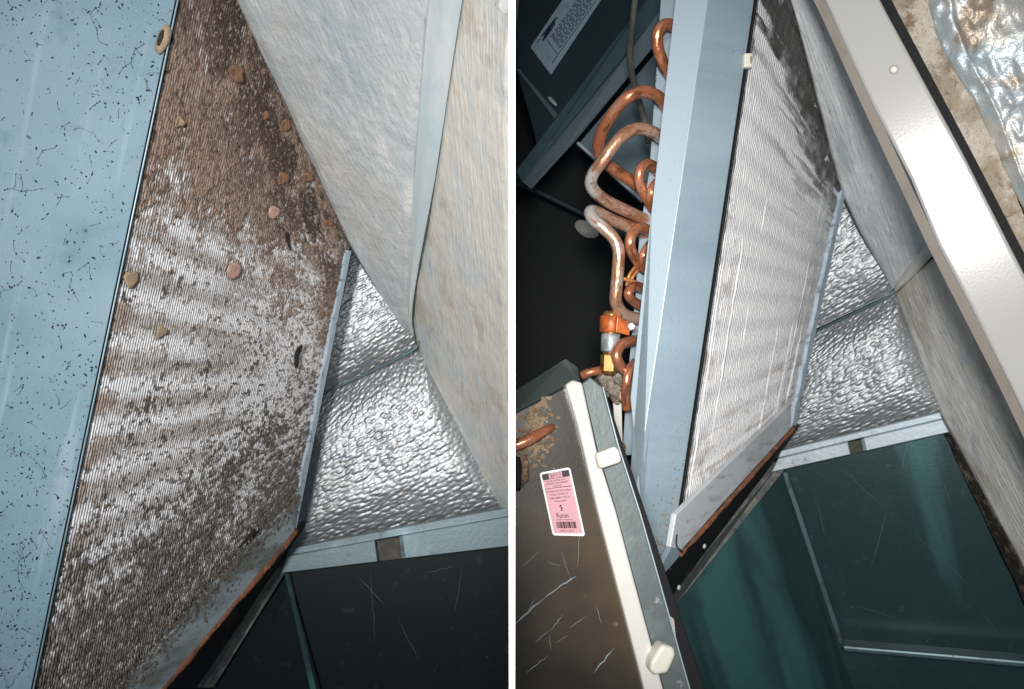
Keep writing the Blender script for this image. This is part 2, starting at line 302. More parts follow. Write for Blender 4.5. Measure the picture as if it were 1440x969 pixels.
MT['bar_up'] = M('angle_bar_top', (.07, .13, .15), .5, .3, [('noise', (90, 90, 1), .5, .7, (.10, .17, .19), .7)], [('noise', (600, 600, 1), .2, .001)])
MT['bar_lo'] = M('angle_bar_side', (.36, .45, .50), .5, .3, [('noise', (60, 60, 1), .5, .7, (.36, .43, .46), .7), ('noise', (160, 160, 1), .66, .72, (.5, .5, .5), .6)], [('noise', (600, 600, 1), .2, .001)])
MT['cable'] = M('olive_cable', (.075, .075, .060), .55, 0, [('noise', (90, 90, 90), .5, .7, (.12, .115, .09), .7)], coord='Object')
MT['dark'] = M('near_black_steel', (.008, .010, .011), .5, .2, [('noise', (4, 4, 1), .6, .8, (.02, .035, .04), .7), ('noise', (200, 200, 1), .72, .76, (.12, .15, .15), .5)], spec=.25)
MT['white'] = M('white_panel_paint', (.86, .86, .86), .6, 0, spec=.2)
MT['speck'] = M('dark_lint', (.025, .028, .032), .9, 0, spec=.1)
MT['grime'] = M('brown_grime', (.15, .125, .10), .95, 0, [('noise', (160, 160, 160), .45, .6, (.06, .052, .044), .9)], coord='Object', spec=.1)
MT['leaf'] = M('dry_leaf', (.29, .145, .075), .85, 0, [('noise', (220, 220, 220), .40, .58, (.13, .08, .055), .9)], [('noise', (200, 200, 200), .6, .002)], coord='Object')
MT['petal'] = M('pale_petal', (.52, .33, .27), .8, 0, [('noise', (220, 220, 220), .42, .62, (.36, .22, .17), .8)], coord='Object')
MT['husk'] = M('tan_husk', (.36, .27, .18), .85, 0, [('noise', (120, 120, 120), .45, .65, (.26, .19, .12), .8)], [('noise', (200, 200, 200), .6, .002)], coord='Object')
MT['seed'] = M('black_husk', (.02, .015, .012), .8, 0)

# ------------------------------------------------------------------ setting
def box(name, lo, hi, mat, parent=None):
    lo = np.array(lo, float); hi = np.array(hi, float)
    V = [(x, y, z) for x in (lo[0], hi[0]) for y in (lo[1], hi[1]) for z in (lo[2], hi[2])]
    Fc = [(0, 1, 3, 2), (4, 6, 7, 5), (0, 4, 5, 1), (2, 3, 7, 6), (0, 2, 6, 4), (1, 5, 7, 3)]
    return build(name, V, Fc, mat, parent, uv=np.array([(v[0] + v[1], v[2]) for v in V]))
tag(box('backdrop', (-2.6, 3.0, -2.2), (2.6, 3.02, 2.2), MT['dark']), kind='structure')
pw = box('partition_panel', (-.00072, .21, -.75), (.00072, 2.98, .75), MT['white'])
tag(pw, 'thin white upright partition sheet between the dirty coil and the clean coil', 'partition')

# ================================================================== shared builder for one cabinet corner
def PX(P):                                   # back to photograph pixels, for laying out stains along a surface
    return 720 + F * P[..., 0] / P[..., 1], 484.5 - F * P[..., 2] / P[..., 1]
class Bay: pass
def make_bay(vp, pl, dl, pr, dr, b, i1, i2, cr, cr2, cb, gap):
    B = Bay(); B.b = np.array(b); B.a = ray(*pr) * dr - ray(*pl) * dl; B.fin = pl_uv(ray(*pl) * dl, B.a, B.b)
    P1 = B.fin.on(*i1); P2 = B.fin.on(*i2); an = nrm(ray(*vp))
    B.far = Plane(P2 + an * gap, -an); B.C = B.far.on(*cr); B.up = pl3(P1, P2, B.C); B.K = B.up.on(*cr2)
    B.lo = pl3(B.C, B.K, B.far.on(*cb)); return B
A = make_bay((600, 520), (144, 520), .63, (458, 520), .92, (-.2097, 0, -1), (335, 15), (490, 350), (578, 470), (648, 15), (708, 725), .10)
B = make_bay((1270, 430), (1003, 430), .60, (1150, 440), .76, (-.149, 0, -1), (1112, 15), (1183, 280), (1252, 410), (1312, 345), (1317, 575), .08)

_J = rng.rand(128, 128, 3)
def cells(x, y):
    """distance to the nearest point of a jittered lattice, and that point's own random height"""
    xi = np.floor(x).astype(int); yi = np.floor(y).astype(int); best = np.full(x.shape, 9.0); hh = np.zeros(x.shape)
    for dx in (-1, 0, 1):
        for dy in (-1, 0, 1):
            cx, cy = xi + dx, yi + dy; q = _J[cx % 128, cy % 128]; d = (cx + .5 + .75 * (q[..., 0] - .5) - x) ** 2 + (cy + .5 + .75 * (q[..., 1] - .5) - y) ** 2
            m = d < best; best = np.where(m, d, best); hh = np.where(m, q[..., 2], hh)
    return np.sqrt(best), hh
def quilt(amp, f, puff):
    """pebbled foil over bubble wrap: small domes in slanting rows, pillowed towards its joints"""
    def g(u, v, x, y):
        yy = y + .30 * x; d, hh = cells(x * f, yy * f * 1.25); b = vnoise(x * f * .3 + 11, yy * f * .3); cr = np.abs(vnoise(x * f * .16 + 5, yy * f * .22 + 3) - .5)
        big = fbm(x * 16, y * 16, 3)
        e = np.clip(np.minimum(np.minimum(u, 1 - u) * 5, np.minimum(v, 1 - v) * 2.6), 0, 1); e = 1 - (1 - e) ** 2.2
        return amp * (.35 + .9 * hh) * (1 - np.clip(d * 1.5, 0, 1) ** 2) + amp * 2.2 * (b - .5) + amp * .5 * (vnoise(x * f * 2.1, yy * f * 2.3) - .5) - amp * .8 * np.clip(.06 - cr, 0, 1) * 16 * .5 + .003 * (big - .5) + puff * (e - 1)
    return g
def softsheet(amp, f1, puff, ev=10):
    def f(u, v, x, y):
        h = fbm(x * f1, y * f1 * 1.6, 4); h2 = fbm(x * f1 * 1.5, y * f1 * 12 + 4, 2)
        e = np.sqrt(np.clip(np.minimum(np.minimum(u, 1 - u) * 12, np.minimum(v, 1 - v) * ev), 0, 1))
        return amp * (h - .5) * 2 + amp * .25 * (h2 - .5) + puff * (e - 1)
    return f

# ================================================================== LEFT BAY: the dirty coil
def fin_grid(bay, quad, nf, rows, depth, hgt_m, dirtf, parent, fade=(.6, .95)):
    """the finned face: every fin a real ridge with a gap behind it"""
    us = []; hs = []
    for i in range(nf):
        for k, h in ((0, 0), (.42, 0), (.52, -1), (.90, -1)): us.append((i + k) / nf); hs.append(h)
    us.append(1.0); hs.append(0); U = np.array(us); hs = np.array(hs); W = np.linspace(0, 1, rows)
    c00, c10, c11, c01 = [bay.fin.on(*q) for q in quad]
    u, v = np.meshgrid(U, W)
    P = (c00 * ((1 - u) * (1 - v))[..., None] + c10 * (u * (1 - v))[..., None] + c11 * (u * v)[..., None] + c01 * ((1 - u) * v)[..., None])
    px, py = PX(P); colr, fill, hgt = dirtf(px, py, u * np.linalg.norm(bay.a), v * hgt_m, u, v)
    def disp(u, v, x, y):
        return hs[None, :] * depth * (1 - fill) * (1 - sst(u, *fade)) + hgt
    o = grid('fins', c00, c10, c11, c01, 0, 0, disp, MT['fins'], parent, thick=.006, U=U, W=W, colf=lambda u, v, P: colr, smooth=False)
    tag(o, kind='stuff'); return o
def mixc(c, m, k): return c * (1 - m[..., None]) + np.array(k) * m[..., None]

coilA = thing('evaporator_coil', 'evaporator coil caked in brown dirt behind a wide speckled blue end plate', 'coil', A.fin.on(200, 700))
def dirtA(px, py, x, y, u, v):
    n1 = fbm(x * 14, y * 14, 4); n2 = fbm(x * 320, y * 320, 5); n3 = fbm(x * 640 + 5, y * 480, 3); n4 = fbm(x * 42 + 9, y * 42, 4); n5 = fbm(x * 70 + 3, y * 70 + 8, 4)
    stripe = .5 + .5 * np.sin(v * 2 * np.pi * 22 + 2.2 * (fbm(x * 6, y * 9, 2) - .5)); one = np.ones(px.shape + (3,))
    left = 1 - sst(u, .30, .75)
    # bare metal with a thin film of dust
    c = mixc(one * np.array((.66, .67, .70)), sst(n4, .38, .62) * .55, (.50, .49, .49)); c = mixc(c, sst(stripe, .55, .95) * left * .65, (.80, .81, .84))
    c = mixc(c, (1 - sst(stripe, .05, .5)) * left * .6, (.30, .27, .25))
    c = c * (.80 + .40 * n3)[..., None]
    # loose dirt: fine grains whose density drifts across the face
    cover = .22 + 1.1 * (n1 - .5) + .7 * (n4 - .5) + .22 * (1 - stripe) * left + .16 * sst(u, .25, .7)
    thr = .665 - .27 * np.clip(cover, 0, 1)
    g = sst(n2, thr - .05, thr + .12); g2 = sst(n2, thr + .05, thr + .11) * sst(n5, .40, .56); g3 = sst(n3, .66, .74)
    c = mixc(c, g * .72, (.25, .20, .165)); c = mixc(c, g2 * .85, (.05, .042, .036)); c = mixc(c, g3 * .7, (.05, .045, .04))
    flow = sst(fbm(x * 8, y * 95, 3) + .25 * (n2 - .5), .57, .68) * sst(u, .2, .5); c = mixc(c, flow * .55, (.17, .14, .12))
    leftb = (1 - sst(px - (144 - .21 * (py - 520)), 8, 62)) * sst(n5 + .2 * (n2 - .5), .46, .58) * (1 - sst(stripe, .5, 1)); c = mixc(c, leftb * .8, (.27, .205, .165))
    # dark wet grime towards the tray
    dt = (600 - px) * 1.19 + 520 - py; lw = 1 - sst(dt, 30, 300); lw2 = sst(py - 700 + .62 * (px - 100), -60, 210)
    lc = np.clip(np.maximum(lw * .95, lw2 * 1.05) + .9 * (n1 - .5), 0, 1); lthr = .72 - .38 * lc
    low = sst(n2 * .75 + n5 * .25, lthr - .09, lthr + .13) * sst(lc, .02, .35); c = mixc(c, low * .88, (.115, .098, .080)); c = mixc(c, low * sst(n3, .5, .62) * .7, (.045, .04, .034))
    # heavy felt over the upper end, thinning out downwards
    edge = 275 + .55 * (px - 200) + 150 * (n1 - .5) + 60 * (n5 - .5); hv = 1 - sst(py - edge, -110, 120)
    rb = sst(px - (452 - .2 * (py - 520)), -55, 5) * (1 - sst(py, 420, 600)) * 1.1
    hc = np.clip(np.maximum(hv, rb), 0, 1); hthr = .80 - .54 * hc; m = np.clip(sst(n2 * .55 + n5 * .45, hthr - .14, hthr + .16), 0, 1) * sst(hc, .0, .25)
    film = sst(hv, .0, .7) * .7 * sst(n2, .36, .52); c = mixc(c, film, (.33, .265, .225))
    br = mixc(one * np.array((.255, .182, .142)), sst(n2, .42, .60) * .75, (.165, .112, .085)); br = mixc(br, sst(n5, .50, .64) * .5, (.31, .23, .185))
    drk = sst(px - (278 + .44 * (py - 15)), -85, 35) * sst(n4 + .25 * (n1 - .5), .34, .54) * (1 - sst(py, 330, 480)); drk = np.maximum(drk, (1 - sst(py, 10, 120)) * .55)
    br = mixc(br, np.clip(drk * .92, 0, 1), (.042, .029, .022)); br = mixc(br, sst(n3, .60, .70) * .8, (.05, .034, .025)); br = mixc(br, sst(1 - n3, .62, .70) * .6, (.42, .33, .27))
    br = br * (.78 + .44 * n3)[..., None]
    c = c * (1 - m[..., None]) + br * m[..., None]
    fill = np.clip(np.maximum(np.maximum(m ** 1.6 * .97, .6 * low), np.maximum(g * .25, leftb * .7)), 0, 1) * .95
    hgt = m * (.0022 * (n5 - .4) + .0013 * (n2 - .45) + .0008 * (n3 - .5) + .0004) + low * .0016 * (n2 - .35) + g * .0006 - g3 * .0005
    return c, fill, hgt
fin_grid(A, ((295, -200), (501, 296), (413, 750), (-9, 1251)), 118, 900, .0040, .55, dirtA, coilA)
# end plate, standing 4 mm proud of the fins
eA = lambda y: 144 - .2097 * (y - 520) - 3
plA = pl_uv(A.fin.on(144, 520) * .992, np.array((-1, .1, 0)), A.b)
pa = slab('end_plate', [plA.on(eA(-240), -240), plA.on(-340, -240), plA.on(-340, 1150), plA.on(eA(1150), 1150)], .0016, MT['plate_dirty'], coilA, bev=.0004, udir=A.b)
def gap_strip(bay, e, y0, y1, y2, parent):
    return slab('shadow_gap', [bay.fin.on(e(y) + dx, y) * .9965 for y, dx in ((y0, -3), (y1, -3), (y2, -3), (y2, 1.6), (y1, 1.6), (y0, 1.6))], .0005, MT['black'], parent)  # black strip painted in for the shade between plate and fins
gap_strip(A, eA, -195, 500, 1100, coilA)
# lint flecks and hair on the plate
V = []; Fc = []
def fleck(pl, px, py, r, el, ang, off=.0002, k=6):
    base = len(V); c0 = pl.on(px, py, off); u = nrm(pl.on(px + 5, py, off) - c0); v = np.cross(pl.n, u); s = c0[1] / F
    for i in range(k):
        t = 2 * math.pi * i / k; rr = r * s * random.uniform(.55, 1.2); x, y = rr * el * math.cos(t), rr * math.sin(t)
        V.append(c0 + u * (x * math.cos(ang) - y * math.sin(ang)) + v * (x * math.sin(ang) + y * math.cos(ang)))
    top = len(V); V.append(c0 + pl.n * r * s * .5)
    for i in range(k): Fc.append((base + i, base + (i + 1) % k, top))
def hair(pl, pts, wpx, off=.0003):
    P = np.array([pl.on(x, y, off) for x, y in pts]); r = wpx * P[:, 1].mean() / F
    v, f = tube_geo(P, r * (1 - .6 * np.linspace(0, 1, len(P))), 4); b0 = len(V); V.extend(v); Fc.extend([tuple(i + b0 for i in q) for q in f])
for i in range(3000):
    y = random.uniform(-20, 990); e = eA(y)
    x = e - abs(random.gauss(0, 1)) * 110 - 4 if random.random() < .6 else random.uniform(-20, e - 6)
    if x < -30 or x > e - 5: continue
    dens = .55 + .45 * (y > 560) + .2 * (y < 130)
    if random.random() > dens or vnoise(np.array(x / 34.), np.array(y / 34.)) * .8 + .1 < random.random() * .9: continue
    fleck(plA, x, y, random.choice((.4, .5, .6, .8, 1.0, 1.5)), random.uniform(1, 2.6), random.uniform(0, 3.1))
for i in range(120):
    y = random.uniform(-10, 980); x = random.uniform(5, eA(y) - 12) if i % 3 else eA(y) - abs(random.gauss(0, 60)) - 14
    ang = random.uniform(0, 6.3); big = random.random() < .16; L = random.uniform(30, 75) if big else random.uniform(5, 20)
    def walk(x, y, ang, L, wd):
        pts = [(x, y)]; n = max(4, int(L / 4))
        for k in range(n):
            ang += random.gauss(0, .32); x += L / n * math.cos(ang); y += L / n * math.sin(ang)
            if x > eA(y) - 5: break
            pts.append((x, y))
            if random.random() < .25: fleck(plA, x, y, random.uniform(.6, 1.5), 1.4, ang)
            if big and random.random() < .10 and L > 20: walk(x, y, ang + random.choice((-1, 1)) * random.uniform(.6, 1.2), L * .4, wd * .8)
        if len(pts) > 3: hair(plA, pts, wd)
    walk(x, y, ang, L, random.uniform(.22, .42)); fleck(plA, x, y, random.uniform(.6, 1.4), 1.5, ang)
tag(build('lint', V, Fc, MT['speck'], coilA), kind='stuff')
# rubber plug at the plate edge
g0 = plA.on(231, 57, .001); gx = nrm(plA.on(240, 57) - plA.on(231, 57)); gy = np.cross(plA.n, gx)
plug = lump('plug', g0 + plA.n * .002, (.0045, .0035, .0105), MT['husk'], coilA, rough=.2, axes=[gx, plA.n, nrm(gy + .25 * gx)])
lump('plug_hole', g0 + plA.n * .0052, (.0018, .0012, .006), MT['seed'], coilA, rough=.1, axes=[gx, plA.n, nrm(gy + .25 * gx)])
# far side strip with a ragged edge
def ragged_strip(bay, p_top, p_bot, wpx, mat, parent, off, seed, gouge=3.0):
    r = random.Random(seed); n = 34; L = []; R = []
    for i in range(n):
        t = i / (n - 1); x = p_top[0] + (p_bot[0] - p_top[0]) * t; y = p_top[1] + (p_bot[1] - p_top[1]) * t
        L.append(bay.fin.on(x - r.uniform(0, gouge) * (.3 if r.random() < .6 else 1), y, off)); R.append(bay.fin.on(x + wpx, y + 1, off))
    pts = L + R[::-1]; return slab('side_strip', pts, .004, mat, parent, n=bay.fin.n)
ragged_strip(A, (489, 352), (410, 752), 5, MT['strip'], coilA, .0035, 3)
# tray lip below the fins
trA = slab('drip_tray', [A.fin.on(419, 700, .008), A.fin.on(414, 747, .008), A.fin.on(230, 966, .008), A.fin.on(175, 1031, .008), A.fin.on(112, 1031, .008), A.fin.on(196, 940, .008), A.fin.on(304, 820, .008), A.fin.on(382, 736, .008)], .004, MT['tray_dirty'], coilA, bev=.0008, udir=A.a)
V = []; Fc = []
def trtop(x): return float(np.interp(x, (112, 196, 304, 382, 419), (1031, 940, 820, 736, 700)))
for k in range(1500):
    x = random.uniform(110, 420); y = trtop(x) + random.gauss(0, 9) + abs(random.gauss(0, 16)) * (random.random() < .35)
    if y > 747 - (x - 414) * 1.18: continue
    fleck(A.fin, x, y, random.choice((.6, .9, 1.2, 1.8, 2.4)), random.uniform(1, 2.2), random.uniform(0, 3), .0083)
tag(build('tray_grime', V, Fc, MT['grime'], coilA), kind='stuff')
def rusty(bay, p, q, mat, parent, off, rpx, seed):
    """uneven rusted bead along the tray's lower lip"""
    P = np.array([bay.fin.on(p[0] + (q[0] - p[0]) * t, p[1] + (q[1] - p[1]) * t, off) for t in np.linspace(0, 1, 60)])
    r = P[:, 1] / F * rpx * (.35 + 1.3 * fbm(np.arange(60) * .31 + seed, np.zeros(60), 3)); v, f = tube_geo(P, r, 8)
    return build('rust_edge', v, f, mat, parent, smooth=True)
rusty(A, (416, 746), (190, 1012), MT['rust'], coilA, .006, 5.5, 2)
def band(bay, name, p, q, p2, q2, off, back, mat, parent=None, thick=.004):
    """side wall of the tray, from its lip back into the cabinet"""
    P = [bay.fin.on(*p, off), bay.fin.on(*q, off), bay.fin.on(*q2, -back), bay.fin.on(*p2, -back)]
    return slab(name, P, thick, mat, parent, bev=.0005, udir=P[1] - P[0])
band(A, 'tray_side', (414, 750), (226, 968), (444, 722), (276, 968), .002, .05, MT['tray_side'], coilA)
# rim ledge of the opening and the dark plenum
vA = np.array((.28, 0, -1.0))
rimA = slab('rim_bar', [A.far.on(411, 775), A.far.on(402, 806), A.fin.on(300, 968, -.075), A.fin.on(262, 968, -.06)], .02, MT['rim'], None, bev=.002)
tag(rimA, 'dark weathered steel rim bar running below the rusty tray of the dirty coil', 'rim bar')
RA = A.far.on(404, 806) - nrm(A.a) * .0; pA = pl_uv(RA, A.fin.on(300, 968, -.09) - RA, vA)
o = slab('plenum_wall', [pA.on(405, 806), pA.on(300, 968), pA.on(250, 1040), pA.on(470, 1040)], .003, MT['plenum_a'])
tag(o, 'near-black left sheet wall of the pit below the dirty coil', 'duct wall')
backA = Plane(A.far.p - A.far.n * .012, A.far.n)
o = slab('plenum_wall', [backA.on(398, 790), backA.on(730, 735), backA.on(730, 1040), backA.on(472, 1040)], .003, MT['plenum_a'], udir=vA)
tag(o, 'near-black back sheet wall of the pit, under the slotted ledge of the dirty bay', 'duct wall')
backA_o = o
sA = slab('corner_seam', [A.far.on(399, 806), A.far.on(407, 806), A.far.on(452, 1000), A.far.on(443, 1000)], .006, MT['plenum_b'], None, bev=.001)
tag(sA, 'faint upright corner seam in the black pit below the dirty coil', 'seam')
# ledge with its slot
def ledge(bay, top_l, top_r, mid_l, mid_r, bot_l, bot_r, slot, mat, label, off):
    t = thing('ledge', label, 'ledge', bay.far.on(*mid_l))
    slab('top_flange', [bay.far.on(*top_l, off), bay.far.on(*top_r, off), bay.far.on(mid_r[0], mid_r[1] - 1, off), bay.far.on(mid_l[0], mid_l[1] - 1, off)], .01, mat, t, bev=.0008)
    fx = lambda a, b, x: a[1] + (b[1] - a[1]) * (x - a[0]) / (b[0] - a[0])
    s0, s1 = slot; d = 4
    slab('front_strip', [bay.far.on(*mid_l, off * 1.4), bay.far.on(s0, fx(mid_l, mid_r, s0), off * 1.4), bay.far.on(s0 + d, fx(bot_l, bot_r, s0 + d), off * 1.4), bay.far.on(*bot_l, off * 1.4)], .012, mat, t, bev=.0008)
    slab('front_strip', [bay.far.on(s1, fx(mid_l, mid_r, s1), off * 1.4), bay.far.on(*mid_r, off * 1.4), bay.far.on(*bot_r, off * 1.4), bay.far.on(s1 + d, fx(bot_l, bot_r, s1 + d), off * 1.4)], .012, mat, t, bev=.0008)
    slab('slot_backing', [bay.far.on(s0 - 3, fx(mid_l, mid_r, s0) + 1, off * .4), bay.far.on(s1 + 3, fx(mid_l, mid_r, s1) + 1, off * .4), bay.far.on(s1 + 6, fx(bot_l, bot_r, s1) - 1, off * .4), bay.far.on(s0, fx(bot_l, bot_r, s0) - 1, off * .4)], .006, MT['slot'], t)
    slab('slot_lip', [bay.far.on(s1 - 3, fx(mid_l, mid_r, s1 - 3) + 1, off * 1.6), bay.far.on(s1 + 1, fx(mid_l, mid_r, s1) + 1, off * 1.6), bay.far.on(s1 + 4, fx(bot_l, bot_r, s1) - 1, off * 1.6), bay.far.on(s1, fx(bot_l, bot_r, s1) - 1, off * 1.6)], .006, MT['seam'], t)
    return t
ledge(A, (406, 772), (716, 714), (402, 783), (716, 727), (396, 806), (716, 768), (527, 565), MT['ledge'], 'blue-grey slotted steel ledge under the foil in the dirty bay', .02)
# foil on the far wall: two sheets with a sewn joint between them
o = grid('foil_sheet', A.far.on(430, 290, .01), A.far.on(560, 290, .01), A.far.on(592, 488, .01), A.far.on(430, 562, .01), 340, 280, quilt(.00082, 185, .018), MT['foil_dirty'], None, .02)
tag(o, 'small upper silver foil sheet wedged between the dirty coil and the leaning wall', 'insulation', 'silver dimpled foil sheets')
o = grid('foil_sheet', A.far.on(425, 566, .012), A.far.on(594, 488, .012), A.far.on(735, 726, .012), A.far.on(390, 792, .012), 460, 400, quilt(.00082, 185, .018), MT['foil_dirty'], None, .02)
tag(o, 'large lower silver foil sheet above the dark slotted ledge of the dirty bay', 'insulation', 'silver dimpled foil sheets')
tk = build('foil_tuck', *tube_geo(spline([A.far.on(440, 560, .004), A.far.on(520, 523, .012), A.far.on(578, 494, .02), A.far.on(590, 480, .02)]), .0016, 8), MT['seam'], smooth=True)
tag(tk, 'dark tucked joint between the two silver sheets in the dirty bay', 'seam')
# leaning insulated wall
def up(px, py, off=0): return A.up.on(px, py, off)
def lo(px, py, off=0): return A.lo.on(px, py, off)
o = grid('insulated_wall', up(312, -60), up(657, -60), up(581, 478), up(520, 418), 150, 200, None, MT['wall_up_a'], None, .02)
bpy.data.objects.remove(o)
def quad_strip(pl, left, right, nu, nv, disp, mat, name, thick=.02, off=0, parent=None, xmax=None):
    """ruled sheet between two pixel polylines on a plane"""
    lp = spline([pl.on(*p, off) for p in left], 12); rp = spline([pl.on(*p, off) for p in right], 12)
    def resample(p, n):
        s = np.concatenate([[0], np.cumsum(np.linalg.norm(np.diff(p, axis=0), axis=1))]); q = np.linspace(0, s[-1], n)
        return np.stack([np.interp(q, s, p[:, i]) for i in range(3)], 1)
    lp = resample(lp, nv); rp = resample(rp, nv); u = np.linspace(0, 1, nu)
    P = lp[:, None, :] * (1 - u)[None, :, None] + rp[:, None, :] * u[None, :, None]
    e1 = nrm(pl.on(*left[-1]) - pl.on(*left[0])); e2 = np.cross(pl.n, e1); X = P @ e1; Y = P @ e2
    uu, vv = np.meshgrid(u, np.linspace(0, 1, nv)); Q = P + pl.n * disp(uu, vv, X, Y)[..., None]
    idx = np.arange(nu * nv).reshape(nv, nu); f = np.stack([idx[:-1, :-1].ravel(), idx[1:, :-1].ravel(), idx[1:, 1:].ravel(), idx[:-1, 1:].ravel()], 1)
    ring = np.concatenate([idx[0, :], idx[1:, -1], idx[-1, -2::-1], idx[-2:0:-1, 0]]); V = Q.reshape(-1, 3); off_ = len(V); m = len(ring)
    V = np.vstack([V, P.reshape(-1, 3)[ring] - pl.n * thick]); fs = [tuple(q) for q in f] + [(ring[j], ring[(j + 1) % m], off_ + (j + 1) % m, off_ + j) for j in range(m)] + [tuple(off_ + j for j in range(m))]
    uv = np.stack([X.ravel(), Y.ravel()], 1); uv = np.vstack([uv, uv[ring]])
    if xmax is not None: V[:, 0] = np.minimum(V[:, 0], xmax)
    return build(name, V, fs, mat, parent, uv=uv, smooth=True)
wA = thing('insulated_wall', 'upper leaning wall of pale brushed foil, over the brown end of the dirty coil', 'wall', up(480, 200))
quad_strip(A.up, [(300, -60), (335, 15), (410, 176), (490, 348), (582, 486)], [(617, -60), (604, 15), (588, 200), (574, 420), (583, 488)], 130, 220, softsheet(.0016, 9, .004), MT['wall_up_a'], 'foil_facing', parent=wA, thick=.002, xmax=-.0008)
quad_strip(A.up, [(614, -60), (601, 15), (586, 200), (573, 420), (582, 488)], [(664, -60), (649, 15), (617, 220), (580, 430), (585, 492)], 24, 200, lambda u, v, x, y: .0016 * np.sin(np.pi * u) ** 2, MT['blue_fold'], 'folded_edge', parent=wA, off=.0004, thick=.002, xmax=-.0008)
def lo_disp(u, v, x, y): return softsheet(.0016, 9, .004)(u, v, x, y)
o = quad_strip(A.lo, [(660, -60), (645, 15), (614, 220), (579, 430), (586, 492), (640, 610), (712, 742)], [(717.3, -60), (717.3, 15), (717.3, 180), (717.3, 380), (717.3, 480), (717.3, 620), (717.8, 760)], 90, 260, lo_disp, MT['wall_lo_a'], 'insulated_wall', off=.001, thick=.002, xmax=-.0008)
tag(o, 'lower leaning wall of stained beige foil, beside the white partition in the dirty bay', 'wall')
build('seam_line', *tube_geo(spline([A.lo.on(x, y, .0012) for x, y in ((663, -60), (648, 15), (617, 220), (600, 330), (581, 432), (586, 490))]), np.concatenate([np.full(32, .00024), np.full(9, .0009)]), 6), MT['slot'], wA, smooth=True)
# leaf litter lying on the dirty fins
def leaf(px, py, wx, hy, ang, mat, name, label, group=None, lift=.0018, curl=.11):
    wob = .05 if mat is MT['petal'] else .13
    c = A.fin.on(px, py, lift); s = c[1] / F; u = nrm(A.fin.on(px + 4, py, lift) - c); v = np.cross(A.fin.n, u)
    if v[2] > 0: v = -v
    # foreshortening: the face is seen at a slant, so measure along its own axes
    ku = 4 / (np.linalg.norm(A.fin.on(px + 4, py, lift) - c) / s); n = 14; V = []; Fc = []
    for r_ in (1, .6, .25):
        for i in range(n):
            t = 2 * math.pi * i / n; rr = r_ * (1 + wob * math.sin(3 * t + px) + random.uniform(-wob, wob) * 1.3)
            x = wx * math.cos(t) * rr; y = hy * math.sin(t) * rr * (1 - .22 * math.cos(t)); xx = x * math.cos(ang) - y * math.sin(ang); yy = x * math.sin(ang) + y * math.cos(ang)
            z = curl * max(wx, hy) * (r_ ** 2) * (.5 + .5 * math.cos(2 * t + px)) * s
            V.append(c + u * xx * s / ku + v * yy * s + A.fin.n * z)
    V.append(c.copy()); k = len(V) - 1
    for b_ in (0, n):
        for i in range(n): Fc.append((b_ + i, b_ + (i + 1) % n, b_ + n + (i + 1) % n, b_ + n + i))
    for i in range(n): Fc.append((2 * n + i, 2 * n + (i + 1) % n, k))
    W = [p - A.fin.n * .0008 for p in V]; m = len(V); Fc += [tuple(m + j for j in f[::-1]) for f in Fc]
    Fc += [((i + 1) % n, i, m + i, m + (i + 1) % n) for i in range(n)]
    o = build(name, V + W, Fc, mat, smooth=True); tag(o, label, 'debris', group); return o
leaf(333, 103, 13, 10, 1.1, MT['leaf'], 'dry_leaf', 'largest orange dry leaf flake, stuck near the top of the dirty coil', 'leaf flakes stuck to the dirty coil', curl=.28)
leaf(402, 176, 7, 10, .3, MT['leaf'], 'dry_leaf', 'brown leaf flake close to the leaning wall, below the largest leaf', 'leaf flakes stuck to the dirty coil')
leaf(399, 251, 9, 9, .5, MT['leaf'], 'dry_leaf', 'dull orange leaf flake in the brown felt, midway down the wall edge', 'leaf flakes stuck to the dirty coil')
leaf(434, 250, 8, 6, .2, MT['leaf'], 'dry_leaf', 'small orange leaf flake tucked against the leaning wall edge', 'leaf flakes stuck to the dirty coil')
leaf(374, 163, 5, 6, .8, MT['leaf'], 'dry_leaf', 'tiny dark orange leaf flake left of the brown one by the wall', 'leaf flakes stuck to the dirty coil')
leaf(464, 314, 6, 4, .2, MT['leaf'], 'dry_leaf', 'lowest orange leaf flake, where the coil meets the foil corner', 'leaf flakes stuck to the dirty coil')
leaf(252, 172, 6, 8, .4, MT['husk'], 'husk', 'brown papery husk near the plate edge at the top of the dirty coil', curl=.5)
leaf(330, 381, 10, 12, .1, MT['petal'], 'petal', 'round pale pink petal in the middle of the dirty coil', 'pale petals stuck to the dirty coil', curl=.12)
leaf(386, 299, 8, 9, .1, MT['petal'], 'petal', 'pinkish petal half buried in brown dirt, above the round pale one', 'pale petals stuck to the dirty coil', curl=.12)
leaf(186, 392, 10, 11, .2, MT['husk'], 'husk', 'pale tan round husk against the blue plate edge', curl=.2)
leaf(228, 467, 8, 8, .2, MT['husk'], 'husk', 'dull tan round husk among the bare fins, below the pale one', curl=.2)
leaf(418, 499, 3.5, 16, .08, MT['seed'], 'seed_pod', 'black upright seed pod near the far strip of the dirty coil', curl=.3, lift=.008)
leaf(405, 338, 2.2, 13, -.25, MT['seed'], 'twig', 'thin black twig in the brown dirt of the dirty coil', curl=.2)
leaf(347, 758, 2.5, 14, .5, MT['seed'], 'twig', 'thin black twig lying on the dirty tray lip', curl=.2, lift=.012)

